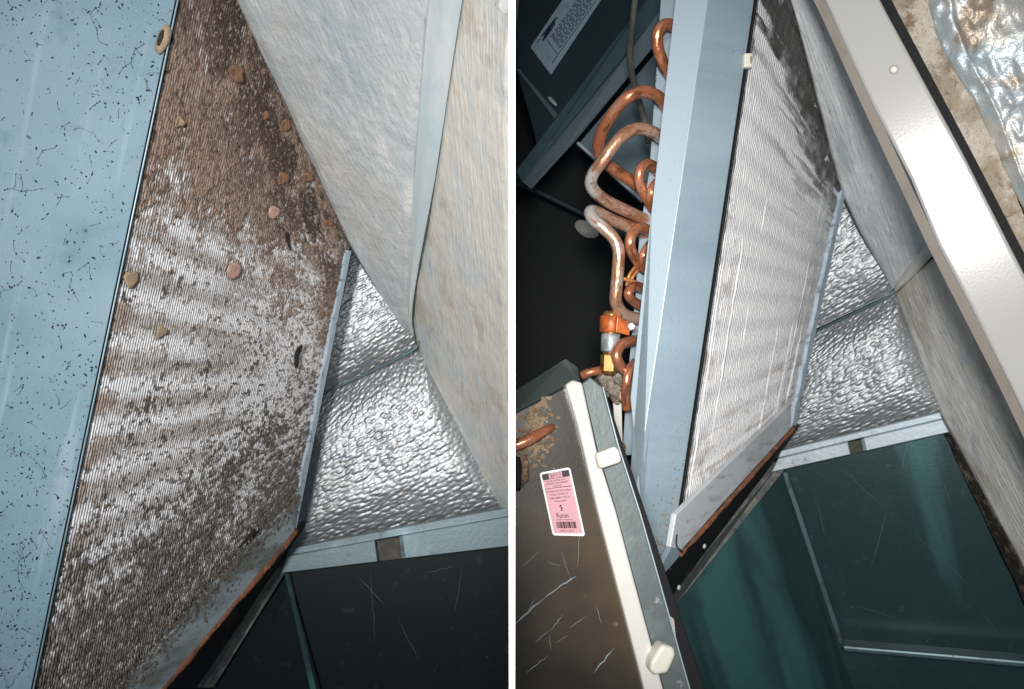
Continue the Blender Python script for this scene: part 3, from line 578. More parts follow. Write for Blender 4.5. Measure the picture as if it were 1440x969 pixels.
# ================================================================== RIGHT BAY: the clean coil
coilB = thing('evaporator_coil', 'clean pale evaporator coil with copper return bends and a blue folded end plate', 'coil', B.fin.on(960, 700))
def dirtB(px, py, x, y, u, v):
    n1 = fbm(x * 14 + 3, y * 14, 4); n2 = fbm(x * 150, y * 150 + 7, 4); n3 = fbm(x * 520 + 5, y * 420, 2); n4 = fbm(x * 16 + 9, y * 170, 4)
    stripe = .5 + .5 * np.sin(v * 2 * np.pi * 19 + 1.5 * (fbm(x * 3, y * 9, 2) - .5))
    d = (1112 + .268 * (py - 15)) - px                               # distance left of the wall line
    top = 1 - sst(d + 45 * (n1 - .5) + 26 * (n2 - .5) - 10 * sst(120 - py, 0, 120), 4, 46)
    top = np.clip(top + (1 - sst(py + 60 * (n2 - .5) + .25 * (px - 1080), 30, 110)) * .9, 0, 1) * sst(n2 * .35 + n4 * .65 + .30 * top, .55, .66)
    c = np.ones(px.shape + (3,)) * np.array((.755, .76, .77)); c = mixc(c, sst(n1, .35, .65) * .6, (.82, .82, .83))
    c = mixc(c, (1 - sst(stripe, .0, .8)) * .6, (.60, .61, .64))
    c = mixc(c, sst(n4, .58, .72) * .35 * sst(u, .1, .5), (.80, .80, .82))
    up_ = 1 - sst(py + .9 * (px - 1100), 230, 380)
    c = mixc(c, sst(n4, .54, .64) * np.clip(.05 + up_, 0, 1) * sst(px, 1060, 1110) * .6, (.22, .21, .20))
    spk = sst(n3 + .09 * (n1 - .5), .69, .74); c = mixc(c, spk * .35 * sst(n1, .42, .6), (.25, .22, .2)); c = c * (.93 + .14 * n3)[..., None]
    dt = (1270 - px) * 1.08 + 430 - py; low = (1 - sst(dt, 50, 170)) * sst(n4 + .3 * (n2 - .5), .54, .64); c = mixc(c, np.clip(low, 0, 1) * .6, (.33, .27, .22))
    lb = (1 - sst(px - (1003 - .165 * (py - 430)), 6, 42)) * sst(n2, .52, .62); c = mixc(c, lb * .5 * sst(n1, .45, .6), (.30, .25, .2))
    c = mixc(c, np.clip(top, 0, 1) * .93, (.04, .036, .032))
    vl = sst(fbm(x * 260, y * 4.5, 2), .64, .74) * sst(n1, .45, .6); c = mixc(c, vl * .8, (.86, .86, .88))
    fill = np.clip(.78 + .2 * top, 0, .95)
    c = c * .84
    return c, fill, .0016 * (n2 - .5) + .0012 * vl + top * .003 * (n2 - .3)
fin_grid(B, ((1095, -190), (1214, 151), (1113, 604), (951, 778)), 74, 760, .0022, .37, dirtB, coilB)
plB = pl_uv(B.fin.on(1003, 430) * .992, np.array((-1, -.12, 0)), B.b)
eB = lambda y: 1003 - .149 * (y - 430) - 3
gap_strip(B, eB, -185, 400, 775, coilB)
# folded end plate: right field, left return painted paler for the light on the fold
def foldx(y): return 993 - .146 * (y - 15)
def leftx(y): return 948 - .113 * (y - 15) if y < 560 else 948 - .113 * 545 + .10 * (y - 560)
plB2 = pl3(plB.on(foldx(0), 0), plB.on(foldx(700), 700), plB.on(900, 300) + np.array((0, .0165, 0)))
slab('end_plate', [plB.on(eB(-220), -220), plB.on(foldx(-220), -220), plB.on(foldx(480), 480), plB.on(foldx(830), 830), plB.on(932, 830), plB.on(941, 772), plB.on(eB(700), 700)], .0016, MT['plate_clean'], coilB, bev=.0003, udir=B.b, n=plB.n)
print('DEPTHS', [(q, round(B.up.on(*q)[1], 3)) for q in ((1153, 16), (1205, 119), (1308, 340))], [(q, round(B.lo.on(*q)[1], 3)) for q in ((1308, 352), (1422, 578), (1485, 722))])
slab('plate_return', [plB2.on(foldx(-220) + .3, -220), plB2.on(leftx(-220), -220), plB2.on(leftx(300), 300), plB2.on(leftx(560), 560), plB2.on(leftx(720), 720), plB2.on(foldx(830), 832), plB2.on(foldx(480) + .3, 480)], .0016, MT['plate_light'], coilB, bev=.0003, udir=B.b, n=plB2.n)
# tube sheet behind the return, and printed marks on it
ts = Plane(plB2.on(930, 200) + np.array((0, .088, 0)), nrm(plB2.n + np.array((-.25, 0, 0))))
slab('tube_sheet', [ts.on(933, -60), ts.on(922, 110), ts.on(913, 240), ts.on(899, 330), ts.on(893, 420), ts.on(880, 560), ts.on(875, 640), ts.on(960, 640), ts.on(985, -60)], .0016, MT['plate_light'], coilB, bev=.0003, udir=B.b)
V = []; Fc = []
for k in range(26):
    y = 82 + k * 2.6 + random.uniform(-.5, .5); fleck(ts, 923.5 - (y - 82) * .085 + random.uniform(-1.2, 2.5), y, random.uniform(.6, 1.3), 1.8, random.uniform(1, 2))
tag(build('stamped_marks', V, Fc, MT['speck'], coilB), kind='stuff')
V = []; Fc = []
for k in range(420):
    y = 800 - abs(random.gauss(0, 62)); x = eB(y) - 2 - abs(random.gauss(0, 16)) * (1 + (y - 700) / 140 if y > 700 else 1)
    fleck(plB, x, y, random.choice((.5, .7, .9, 1.3)), random.uniform(1, 2.4), random.uniform(0, 3))
for k in range(70):
    y = random.uniform(0, 690); fleck(plB, eB(y) - 1 - abs(random.gauss(0, 10)), y, random.uniform(.4, .8), 1.5, random.uniform(0, 3))
tag(build('dirt_flecks', V, Fc, MT['corroded'], coilB), kind='stuff')
# cream plug on the plate edge
c0 = plB.on(1048, 88); gx = nrm(plB.on(1056, 88) - c0); gy = np.cross(plB.n, gx); gy = -gy if gy[2] > 0 else gy; s = c0[1] / F
def tile(c, ux, uy, hx, hy, n, th, name, mat, parent, bev=.0008):
    return slab(name, [c - ux * hx - uy * hy + n * th, c + ux * hx - uy * hy + n * th, c + ux * hx + uy * hy + n * th, c - ux * hx + uy * hy + n * th], th, mat, parent, bev=bev)
tile(c0, gx, nrm(gy - .05 * gx), 6.5 * s, 10 * s, plB.n, .006, 'plug', MT['plastic'], coilB, .0012)
lump('plug_hole', c0 + gx * 3.5 * s + plB.n * .006, (1.6 * s, .0006, 6 * s), MT['husk'], coilB, rough=.1, axes=[gx, plB.n, gy])
ragged_strip(B, (1186, 262), (1113, 604), 5, MT['strip'], coilB, .003, 8, 2.5)
slab('drip_tray', [B.fin.on(1113, 566, .006), B.fin.on(1113, 602, .006), B.fin.on(1020, 704, .006), B.fin.on(957, 776, .006), B.fin.on(943, 770, .006), B.fin.on(951, 724, .006)], .004, MT['tray_clean'], coilB, bev=.0007, udir=B.a)
slab('tray_corner', [B.fin.on(957, 772, .008), B.fin.on(955, 784, .008), B.fin.on(934, 808, .008), B.fin.on(930, 796, .008), B.fin.on(944, 770, .008)], .004, MT['plate_clean'], coilB, bev=.0007)
rusty(B, (1117, 601), (956, 781), MT['rust'], coilB, .004, 3.0, 7)
band(B, 'tray_side', (1116, 603), (925, 818), (1128, 597), (940, 845), .002, .05, MT['tray_side'], coilB)
build('wire_hook', *tube_geo(spline([B.fin.on(952, 752, .010), B.fin.on(951, 764, .013), B.fin.on(954, 771, .015), B.fin.on(960, 776, .013)]), .0005, 6), MT['speck'], coilB)
# ---- copper
D0 = .665
def cp(name, pts, r, mat='copper', sol=(), **k):
    return pipe(name, [(x, y, D0 + d) for x, y, d in pts], r, MT[mat], coilB, sol, **k)
cp('return_bend', [(962, 50, .0), (950, 38, -.008), (937, 34, -.014), (927, 42, -.016), (924, 58, -.014), (928, 77, -.01), (936, 95, -.004), (946, 110, .01)], 8.2, sol=[(.9, 1)])
cp('crossover_pipe', [(944, 166, .02), (935, 147, .004), (922, 134, -.01), (903, 129, -.018), (884, 136, -.02), (866, 154, -.012), (850, 178, -.003), (842, 202, .006), (845, 221, .014), (860, 236, .02), (892, 257, .026), (912, 268, .03)], 8.8, 'copper', [(0, .06)])
cp('crossover_pipe', [(940, 208, .015), (931, 195, .0), (916, 185, -.016), (897, 181, -.024), (878, 189, -.028), (862, 206, -.028), (846, 228, -.026), (834, 245, -.02), (831, 259, -.014), (839, 272, -.008), (857, 285, .0), (884, 298, .01), (912, 312, .022)], 8.8, 'copper_pale', [(0, .13), (.55, .74)])
cp('return_bend', [(930, 246, .01), (919, 234, -.004), (909, 231, -.01), (900, 240, -.014), (899, 256, -.012), (906, 273, -.006), (917, 291, .008)], 7.4, sol=[(0, .12)])
cp('return_bend', [(928, 252, -.004), (919, 262, -.012), (915, 276, -.012), (918, 294, .004)], 6.2)
cp('suction_pipe', [(912, 330, .02), (885, 319, .012), (858, 308, .002), (838, 298, -.006), (830, 298, -.012), (834, 308, -.016), (849, 321, -.018), (863, 335, -.018), (870, 353, -.018), (869, 378, -.016), (867, 404, -.014), (866, 424, -.012), (874, 439, -.006), (886, 446, .002), (902, 449, .012)], 8.8, 'copper_pale', [(.24, .42)])
cp('return_bend', [(920, 330, .012), (908, 322, -.002), (897, 321, -.010), (888, 331, -.014), (886, 346, -.014), (891, 359, -.008), (903, 376, .008)], 7.6, sol=[(0, .14)])
cp('return_bend', [(917, 340, -.002), (908, 352, -.012), (904, 364, -.012), (906, 380, .004)], 6.2)
cp('capillary_tube', [(903, 366, .012), (893, 376, .008), (885, 387, .004), (881, 402, .006)], 2.4, 'capillary', sides=10)
cp('capillary_tube', [(907, 368, .014), (897, 380, .01), (889, 391, .006), (884, 406, .008)], 2.4, 'capillary', sides=10)
cp('capillary_tube', [(876, 392, .0), (888, 395, .002), (906, 402, .008)], 3.0, 'capillary', sides=10)
cp('return_bend', [(908, 408, .01), (897, 403, -.004), (888, 405, -.01), (884, 414, -.012), (890, 423, -.006), (904, 432, .01)], 7.0)
cp('return_bend', [(899, 478, .012), (886, 480, -.004), (874, 485, -.012), (867, 498, -.016), (871, 513, -.014), (881, 522, -.006), (894, 528, .01)], 7.6, sol=[(0, .1)])
cp('return_bend', [(893, 510, -.004), (885, 520, -.012), (881, 536, -.014), (880, 556, -.012), (882, 576, -.008)], 6.6)
# expansion valve body
s = D0 / F; axv = nrm(at(856, 524, D0) - at(859, 440, D0)); q0 = at(860, 437, D0 - .004)
valve = lathe('valve_body', [(0, 9 * s), (3 * s, 12 * s), (6 * s, 12 * s), (30 * s, 12 * s), (34 * s, 11 * s), (36 * s, 11 * s), (86 * s, 10 * s), (90 * s, 7 * s)], q0, axv, MT['brass'], coilB, 20)
lathe('clamp_band', [(7 * s, 15 * s), (8.5 * s, 16 * s), (28 * s, 16 * s), (30 * s, 15 * s)], q0, axv, MT['clamp'], valve, 24)
lathe('sleeve', [(32 * s, 12.5 * s), (33 * s, 13.3 * s), (55 * s, 13.3 * s), (57 * s, 12.5 * s)], q0, axv, MT['silver'], valve, 24)
lathe('hex_nut', [(60 * s, 9 * s), (62 * s, 13 * s), (84 * s, 13 * s), (87 * s, 10 * s)], q0, axv, MT['brass'], valve, 6)
slab('clamp_ear', [at(868, 445, D0 - .018), at(884, 452, D0 - .016), at(886, 472, D0 - .016), at(866, 467, D0 - .018)], .004, MT['clamp'], valve, bev=.0006)
lathe('clamp_bolt', [(0, 6.2 * s), (.003, 6.2 * s), (.0045, 4.5 * s)], at(887, 460, D0 - .016), (0, -1, .1), MT['silver'], valve, 6)
lump('corroded_joint', at(858, 536, D0 + .008), (20 * s, 12 * s, 19 * s), MT['corroded'], coilB, .55, 4, 3)
lump('corroded_joint', at(868, 553, D0 + .004), (9 * s, 8 * s, 13 * s), MT['corroded'], coilB, .6, 3, 13)
lump('fitting', at(876, 557, D0 - .008), (6 * s, 6 * s, 8 * s), MT['petal'], coilB, .2, 3, 5)
cp('drain_stub', [(818, 528, .004), (832, 523, .002), (850, 520, .004)], 6.5, 'copper', sides=12)
slab('drain_strap', [at(861, 556, D0 + .012), at(874, 556, D0 + .012), at(876, 640, D0 + .012), at(868, 640, D0 + .012)], .003, MT['cream_dull'], coilB, bev=.0006)
lump('corroded_joint', at(875, 632, .62), (4 * s, 4 * s, 8 * s), MT['residue'], coilB, .5, 3, 31)

# ---- dark bay behind the copper
dk = slab('bay_back_wall', [at(722, -80, 1.5), at(960, -80, 1.5), at(960, 700, 1.5), at(722, 700, 1.5)], .01, MT['dark'])
tag(dk, 'black steel wall of the empty bay behind the copper bends', 'wall')
np_pl = Plane(at(800, 100, .98), (.10, -1, .22))
npn = thing('nameplate_panel', 'dark teal sheet panel with a printed rating sticker, top corner of the copper bay', 'panel', np_pl.on(800, 100))
slab('panel_sheet', [np_pl.on(738, -80), np_pl.on(980, -80), np_pl.on(900, 40), np_pl.on(760, 230), np_pl.on(752, 186), np_pl.on(727, 99), np_pl.on(724, 60)], .003, MT['teal'], npn, bev=.0006, n=np_pl.n)
slab('rolled_edge', [np_pl.on(727, 97, .004), np_pl.on(730, 96, .004), np_pl.on(785, 161, .004), np_pl.on(780, 166, .004)], .004, MT['teal_mid'], npn, bev=.0008, n=np_pl.n)
lump('bare_patch', np_pl.on(777, 142, .002), (.0075, .0006, .0024), MT['bar_lo'], npn, .15, 2, 1, axes=[nrm(np_pl.on(785, 150) - np_pl.on(770, 134)), np_pl.n, nrm(np.cross(np_pl.n, np_pl.on(785, 150) - np_pl.on(770, 134)))])
stk = slab('rating_sticker', [np_pl.on(801, -15, .0012), np_pl.on(855, -15, .0012), np_pl.on(775, 105, .0012), np_pl.on(746, 66, .0012)], .0012, MT['namep'], npn)
V = []; Fc = []
def bar(pl, p, q, wpx, off):
    a = pl.on(*p, off); b = pl.on(*q, off); d = nrm(b - a); n = np.cross(pl.n, d) * wpx * a[1] / F / 2; i = len(V)
    V.extend([a - n, a + n, b + n, b - n]); Fc.append((i, i + 1, i + 2, i + 3))
du = np.array((48, -68.)); dw = np.array((22, 30.))                # along the sticker, across it
def lab(i, j): return tuple(np.array((750, 66.)) + du * i + dw * j)
for j in np.linspace(.35, .88, 8):
    i = .36
    while i < 1.3:
        l = random.uniform(.03, .10); bar(np_pl, lab(i, j), lab(i + l, j), 1.5, .0016); i += l + .03
for i0, j0, l in ((.10, .98, 1.3), (.08, .03, .1)): bar(np_pl, lab(i0, j0), lab(i0 + l, j0), 1.0, .0016)
bar(np_pl, lab(.27, .28), lab(.27, .95), 1.2, .0016)
for k in range(26): bar(np_pl, lab(random.uniform(.12, .5) + .2 * k / 26, random.uniform(.02, .22)), lab(random.uniform(.16, .5) + .2 * k / 26, random.uniform(.02, .24)), random.uniform(1, 3), .0016)
p_ = build('sticker_print', V, Fc, MT['inkb'], npn); p_['kind'] = 'stuff'
st = slab('bay_side_post', [at(721.6, -60, 1.2), at(758, -60, 1.2), at(735, 40, 1.2), at(721.8, 66, 1.2)], .01, MT['tan']); tag(st, 'dull olive corner post at the very top beside the white partition', 'post')
# angle bar
ab = thing('angle_bar', 'pale galvanized angle bar slanting across the top of the copper bay', 'bar', at(800, 170, .86))
d1 = lambda x, y, o=0: at(x, y, .80 + .0009 * (x - 740) + o)
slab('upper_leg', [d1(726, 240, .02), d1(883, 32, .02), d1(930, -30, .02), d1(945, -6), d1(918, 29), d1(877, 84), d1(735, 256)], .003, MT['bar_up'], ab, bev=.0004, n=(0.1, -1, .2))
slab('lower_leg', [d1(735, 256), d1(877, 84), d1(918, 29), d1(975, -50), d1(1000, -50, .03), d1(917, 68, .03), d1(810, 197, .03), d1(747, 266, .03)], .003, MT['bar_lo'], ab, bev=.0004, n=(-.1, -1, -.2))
lp = slab('baffle_sheet', [at(812, 204, 1.02), at(922, 74, 1.02), at(960, 60, 1.02), at(960, 300, 1.02), at(905, 284, 1.02)], .003, MT['teal_mid'], None, bev=.0008, udir=(1, 0, 1)); tag(lp, 'blue-grey baffle sheet behind the copper pipes under the angle bar', 'panel')
slab('baffle_lip', [at(810, 201, 1.0), at(813, 198, 1.0), at(906, 281, 1.0), at(903, 285, 1.0)], .006, MT['bar_lo'], None, bev=.0008); o = bpy.context.scene.objects['baffle_lip']; o.parent = lp; o.location = o.location - lp.location
for nm, pts, lb in (('sheet_fold', [(727, 258), (733, 254), (910, 340), (905, 346)], 'upper dark folded rail in the copper bay'),):
    o = slab(nm, [at(x, y, 1.3) for x, y in pts], .01, MT['teal'], None, bev=.002); tag(o, lb + ', below the angle bar', 'rail')
refl = lump('reflection_oval', at(825, 322, 1.45), (.021, .006, .013), MT['plastic'], None, .12, 3, 4, axes=[nrm((1, 0, -.55)), (0, 1, 0), nrm((.55, 0, 1))]); tag(refl, 'pale oval standing in for a reflection on the black wall left of the copper pipes', 'plug')  # solid oval modelled in place of a blurred reflection
cb = pipe('cable', [(899, -50, .80), (893, 0, .80), (889, 40, .80), (886, 72, .79), (888, 100, .78), (894, 128, .76), (901, 150, .74), (908, 176, .73), (912, 200, .74)], 4.6, MT['cable'], None, sides=12); tag(cb, 'olive drab cable hanging down between the angle bar and the copper bends', 'cable')

# ---- service panel
sp = Plane(at(800, 700, .50), (.12, -1, .10)); svc = thing('service_panel', 'glossy olive service door with a cream rim and pink sticker, leaning before the coil', 'panel', sp.on(800, 800))
def spn(pts, off=0): return [sp.on(x, y, off) for x, y in pts]
slab('door_face', spn([(721.5, 583), (795, 545), (812, 596), (841, 720), (869, 828), (900, 946), (920, 1025), (721.5, 1025)]), .003, MT['olive'], svc, bev=.0004, udir=B.b, n=sp.n)
slab('cream_rim', spn([(795, 541), (806, 534), (819, 538), (840, 635), (867, 720), (892, 815), (921, 923), (948, 1025), (920, 1025), (900, 946), (869, 828), (841, 720), (812, 596)], .006), .010, MT['rim_white'], svc, bev=.0015, udir=B.b, n=sp.n, seg=3)
slab('side_flange', spn([(819, 539), (830, 530), (847, 544), (868, 624), (899, 720), (921, 797), (949, 897), (985, 1025), (949, 1025), (921, 923), (892, 815), (867, 720), (841, 635)], .001), .004, MT['flange_grey'], svc, bev=.0008, udir=B.b, n=sp.n)
slab('top_flange', [sp.on(721.5, 551, -.012), sp.on(796, 504, -.012), sp.on(812, 516, -.012), sp.on(815, 533, -.004), sp.on(793, 542, -.002), sp.on(721.5, 581, -.002)], .003, MT['flange_dark'], svc, bev=.0006)
slab('edge_bead', spn([(847, 543), (849, 545), (870, 624), (901, 720), (923, 797), (951, 897), (987, 1025), (985, 1025), (949, 897), (921, 797), (899, 720), (868, 624)], .0025), .003, MT['bar_lo'], svc, bev=.0004, n=sp.n)
slab('edge_shade', spn([(846, 543), (854, 556), (878, 630), (909, 722), (934, 797), (968, 897), (1010, 1025), (984, 1025), (948, 897), (920, 797), (898, 720), (867, 624)], -.004), .02, MT['black'], svc, bev=.001, n=sp.n)  # black strip put in for the shadow line beside the flange
slab('clip', spn([(838, 638), (866, 627), (872, 634), (875, 650), (845, 660), (842, 655)], .013), .010, MT['plastic'], svc, bev=.002, n=sp.n, seg=3)
slab('clip', spn([(931, 906), (949, 911), (951, 922), (940, 947), (922, 951), (914, 944), (915, 930)], .016), .013, MT['plastic'], svc, bev=.0022, n=sp.n, seg=3)
slab('torn_liner', [sp.on(938, 862, -.004), sp.on(946, 870, -.004), sp.on(962, 902, -.012), sp.on(975, 930, -.012), sp.on(990, 1000, -.012), sp.on(965, 1000, -.006), sp.on(952, 915, -.004)], .004, MT['fibre'], svc, bev=.0006)
def scratches(pl, lines, mat, parent, off=.0004, name='scratch'):
    """fine raised burrs left by scratches, tapering at both ends"""
    global V, Fc
    V = []; Fc = []
    for p, q_, wpx in lines:
        n = 7; P = np.array([pl.on(p[0] + (q_[0] - p[0]) * t + random.gauss(0, .5), p[1] + (q_[1] - p[1]) * t + random.gauss(0, .5), off) for t in np.linspace(0, 1, n)])
        r = wpx * .5 * P[:, 1] / F * np.array([.15, .6, 1, .8, 1, .5, .1]); v, f = tube_geo(P, r, 5); b0 = len(V); V.extend(v); Fc.extend([tuple(i + b0 for i in q) for q in f])
    o = build(name, V, Fc, mat, parent); o['kind'] = 'stuff'; return o
L_ = [((722, 880), (764, 842), 2.4), ((764, 842), (800, 815), 1.6), ((788, 823), (810, 811), 2.2), ((835, 946), (864, 911), 1.7), ((740, 946), (770, 922), 1.0), ((774, 887), (792, 864), .9), ((752, 905), (772, 886), .7), ((800, 884), (824, 866), .7), ((742, 860), (752, 840), .6), ((772, 890), (775, 915), .6), ((816, 745), (812, 800), .5), ((790, 775), (802, 815), .5), ((770, 790), (790, 796), .5), ((838, 850), (846, 880), .6), ((780, 905), (800, 893), .5), ((730, 800), (760, 775), .5)]
scratches(sp, L_, MT['bar_lo'], svc)
# residue and stub through the door
V = []; Fc = []; r_ = random.Random(5)
for k in range(240):
    x = r_.gauss(757, 13); y = r_.gauss(600, 24)
    if 722 < x < 785 and y > 584 - .5 * (x - 722): fleck(sp, x, y, r_.uniform(1.2, 4), r_.uniform(1, 2), r_.uniform(0, 3), .0004)
tag(build('crust', V, Fc, MT['residue'], svc), kind='stuff')
P_ = spline([sp.on(700, 634, .012), sp.on(735, 622, .014), sp.on(758, 610, .012), sp.on(772, 603, .004), sp.on(778, 601, -.004)]); v_, f_ = tube_geo(P_, np.linspace(8.5, 5.5, len(P_)) * .5 / F, 14)
v_[:, 0] = np.maximum(v_[:, 0], .0016)
o = build('pipe_stub', v_, f_, MT['copper'], svc, uv=np.stack([v_[:, 0] * 1.0, v_[:, 2]], 1), smooth=True, col=np.zeros((len(v_), 3)))
lump('foam_plug', sp.on(734, 662, .003), (10 * .5 / F, .006, 22 * .5 / F), MT['residue'], svc, .5, 3, 8)
lump('foam_plug', sp.on(727, 668, .006), (7 * .5 / F, .006, 24 * .5 / F), MT['black'], svc, .4, 3, 18)
# pink sticker
TL, TR, BR, BL = [np.array(p) for p in ((758.7, 665), (801.5, 657), (823, 754), (777.5, 753))]
def q(i, j): p = TL * (1 - i) * (1 - j) + TR * i * (1 - j) + BR * i * j + BL * (1 - i) * j; return p[0], p[1]
def rq(i0, j0, i1, j1, rad=.06):
    pts = []
    for cx, cy, a0 in ((i1 - rad, j0 + rad * .5, -90), (i1 - rad, j1 - rad * .5, 0), (i0 + rad, j1 - rad * .5, 90), (i0 + rad, j0 + rad * .5, 180)):
        for k in range(5):
            t = math.radians(a0 + k * 22.5); pts.append(q(cx + rad * math.cos(t), cy + .5 * rad * math.sin(t)))
    return pts
stick = slab('sticker', spn(rq(0, 0, 1, 1, .08), .0006), .0006, MT['paper'], svc, n=sp.n)
slab('pink_field', spn(rq(.055, .03, .945, .965, .06), .0009), .0003, MT['pink'], stick, n=sp.n)
slab('header_band', spn(rq(.055, .03, .945, .125, .02), .0012), .0003, MT['ink'], stick, n=sp.n)
slab('header_plate', spn(rq(.27, .035, .70, .118, .01), .0014), .0002, MT['pink'], stick, n=sp.n)
V = []; Fc = []
for k in range(24): x0 = .20 + k * .0255; bar(sp, q(x0, .785), q(x0, .885), random.choice((.5, .8, 1.2)), .0013)
build('barcode', V, Fc, MT['wine'], stick)
V = []; Fc = []; bar(sp, q(.06, .265), q(.94, .265), .8, .0013); bar(sp, q(.22, .755), q(.72, .755), .6, .0013); build('rule_line', V, Fc, MT['wine'], stick)
def text(body, i, j, hgt, wid, mat, parent, name='lettering', bold=.0):
    """flat lettering set into the sticker's own axes; hgt and wid as fractions of the sticker"""
    cu = bpy.data.curves.new(name, 'FONT'); cu.body = body; cu.align_x = 'CENTER'; cu.align_y = 'CENTER'; cu.size = 1; cu.offset = bold
    t = bpy.data.objects.new(name, cu); COL.objects.link(t); bpy.context.view_layer.update()
    me = bpy.data.meshes.new_from_object(t.evaluated_get(bpy.context.evaluated_depsgraph_get())); bpy.data.objects.remove(t)
    v = np.array([x.co[:] for x in me.vertices]); lo_, hi_ = v.min(0), v.max(0); c = (lo_ + hi_) / 2
    ii = i + (v[:, 0] - c[0]) / (hi_[0] - lo_[0]) * wid; jj = j - (v[:, 1] - c[1]) / (hi_[1] - lo_[1]) * hgt
    W = np.array([sp.on(*q(a, b), .0016) for a, b in zip(ii, jj)]); Fc = [list(p.vertices) for p in me.polygons]
    return build(name, W, Fc, mat, parent)
text('SERVICE', .485, .076, .062, .36, MT['wine'], stick, bold=.01)
for body, j, wd in (('USE ONLY CERTIFIED PURON', .155, .62), ('AND SERVICE PARTS DESIGNED', .195, .72), ('FOR PURON', .238, .28), ('CET APPAREIL CONTIENT DU PURON', .315, .78), ('UTILISEZ DES PIECES DE', .365, .56), ('REMPLACEMENT CONCUES', .418, .62), ('POUR LE PURON', .468, .38)):
    text(body, .47, j, .027, wd, MT['wine'], stick, bold=.004)
text('Puron', .43, .69, .075, .36, MT['wine'], stick, bold=.01)
V = []; Fc = []
for i_, j_, r0, el in ((.43, .545, 1.6, 1.5), (.455, .580, 1.3, 1.8), (.44, .615, 1.0, 1.6)): fleck(sp, *q(i_, j_), r0, el, 1.0, .0012, 8)
build('drop_emblem', V, Fc, MT['wine'], stick)
text('339MC-10 401 B', .47, .925, .03, .42, MT['wine'], stick)

scratches(backA, [((504, 812), (542, 852), 1.0), ((520, 800), (528, 905), .8), ((650, 800), (640, 860), .7), ((600, 806), (640, 796), .8), ((560, 870), (590, 930), .7)], MT['teal_mid'], backA_o)
# ---- far wall, right wall, ledge and pit of the clean bay
o = grid('foil_sheet', B.far.on(1135, 225, .008), B.far.on(1225, 225, .008), B.far.on(1262, 408, .008), B.far.on(1130, 470, .008), 280, 250, quilt(.00066, 235, .013), MT['foil'], None, .02)
tag(o, 'small upper silver foil sheet wedged between the clean coil and the grey wall', 'insulation', 'silver dimpled foil sheets')
o = grid('foil_sheet', B.far.on(1125, 475, .010), B.far.on(1262, 410, .010), B.far.on(1345, 588, .010), B.far.on(1075, 650, .010), 400, 340, quilt(.00066, 235, .013), MT['foil'], None, .02)
tag(o, 'large lower silver foil sheet above the bright slotted ledge of the clean bay', 'insulation', 'silver dimpled foil sheets')
tk = build('foil_tuck', *tube_geo(spline([B.far.on(1142, 468, .002), B.far.on(1200, 441, .01), B.far.on(1250, 416, .015), B.far.on(1258, 406, .015)]), .0014, 8), MT['seam'], smooth=True); tag(tk, 'dark tucked joint between the two silver sheets in the clean bay', 'seam')
wB = thing('insulated_wall', 'upper grey brushed foil wall between the clean coil and the cream post', 'wall', B.up.on(1190, 200))
quad_strip(B.up, [(1090, -65), (1112, 15), (1148, 150), (1183, 278), (1248, 402), (1255, 414)], [(1148, -65), (1185, 15), (1240, 150), (1300, 280), (1340, 318), (1345, 322)], 110, 200, softsheet(.0018, 10, .004), MT['wall_b'], 'foil_facing', parent=wB)
quad_strip(B.up, [(1252, 412), (1275, 378), (1300, 350), (1345, 312)], [(1254, 416), (1285, 388), (1312, 360), (1350, 330)], 10, 60, lambda u, v, x, y: .003 * np.sin(np.pi * u), MT['wall_b2'], 'folded_edge', parent=wB, off=.003)
o = quad_strip(B.lo, [(1254, 414), (1275, 470), (1300, 540), (1320, 590), (1346, 634), (1383, 703), (1425, 783), (1500, 930)], [(1355, 318), (1380, 410), (1410, 480), (1440, 560), (1470, 620), (1510, 760), (1520, 900)], 110, 240, softsheet(.0018, 10, .004), MT['wall_b2'], 'insulated_wall', off=0)
tag(o, 'lower beige streaked foil wall running under the cream post to the pit', 'wall')
o = quad_strip(B.lo, [(1312, 584), (1330, 617), (1378, 718), (1424, 815), (1490, 955)], [(1322, 584), (1350, 634), (1388, 703), (1430, 783), (1505, 930)], 10, 80, lambda u, v, x, y: .003 * (fbm(x * 60, y * 90, 3) - .5), MT['torn_edge'], 'insulation_edge', thick=.006, off=-.003); tag(o, 'dark crumbling cut edge of the lower beige wall above the pit', 'insulation')
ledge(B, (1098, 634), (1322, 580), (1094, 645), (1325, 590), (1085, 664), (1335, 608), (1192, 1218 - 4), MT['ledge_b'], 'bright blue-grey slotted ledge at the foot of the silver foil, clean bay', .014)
o = slab('rim_bar', [B.far.on(1094, 650), B.far.on(1104, 660), B.fin.on(950, 852, -.075), B.fin.on(930, 852, -.06)], .015, MT['rim'], None, bev=.002); tag(o, 'rough grey rim bar below the rusty tray of the clean coil', 'rim bar')
vB = np.array((.32, 0, -1.)); RB = B.far.on(1100, 658) ; pB = pl_uv(RB, B.fin.on(950, 852, -.09) - RB, vB)
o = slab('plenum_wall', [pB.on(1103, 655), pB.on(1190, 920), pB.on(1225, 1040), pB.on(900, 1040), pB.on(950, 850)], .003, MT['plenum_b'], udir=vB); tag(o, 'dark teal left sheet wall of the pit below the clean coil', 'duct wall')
backB = Plane(B.far.p - B.far.n * .010, B.far.n)
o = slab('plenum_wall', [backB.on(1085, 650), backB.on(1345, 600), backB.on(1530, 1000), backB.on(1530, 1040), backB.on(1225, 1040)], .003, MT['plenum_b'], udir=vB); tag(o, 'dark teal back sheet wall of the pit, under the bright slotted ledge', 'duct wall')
backB_o = o
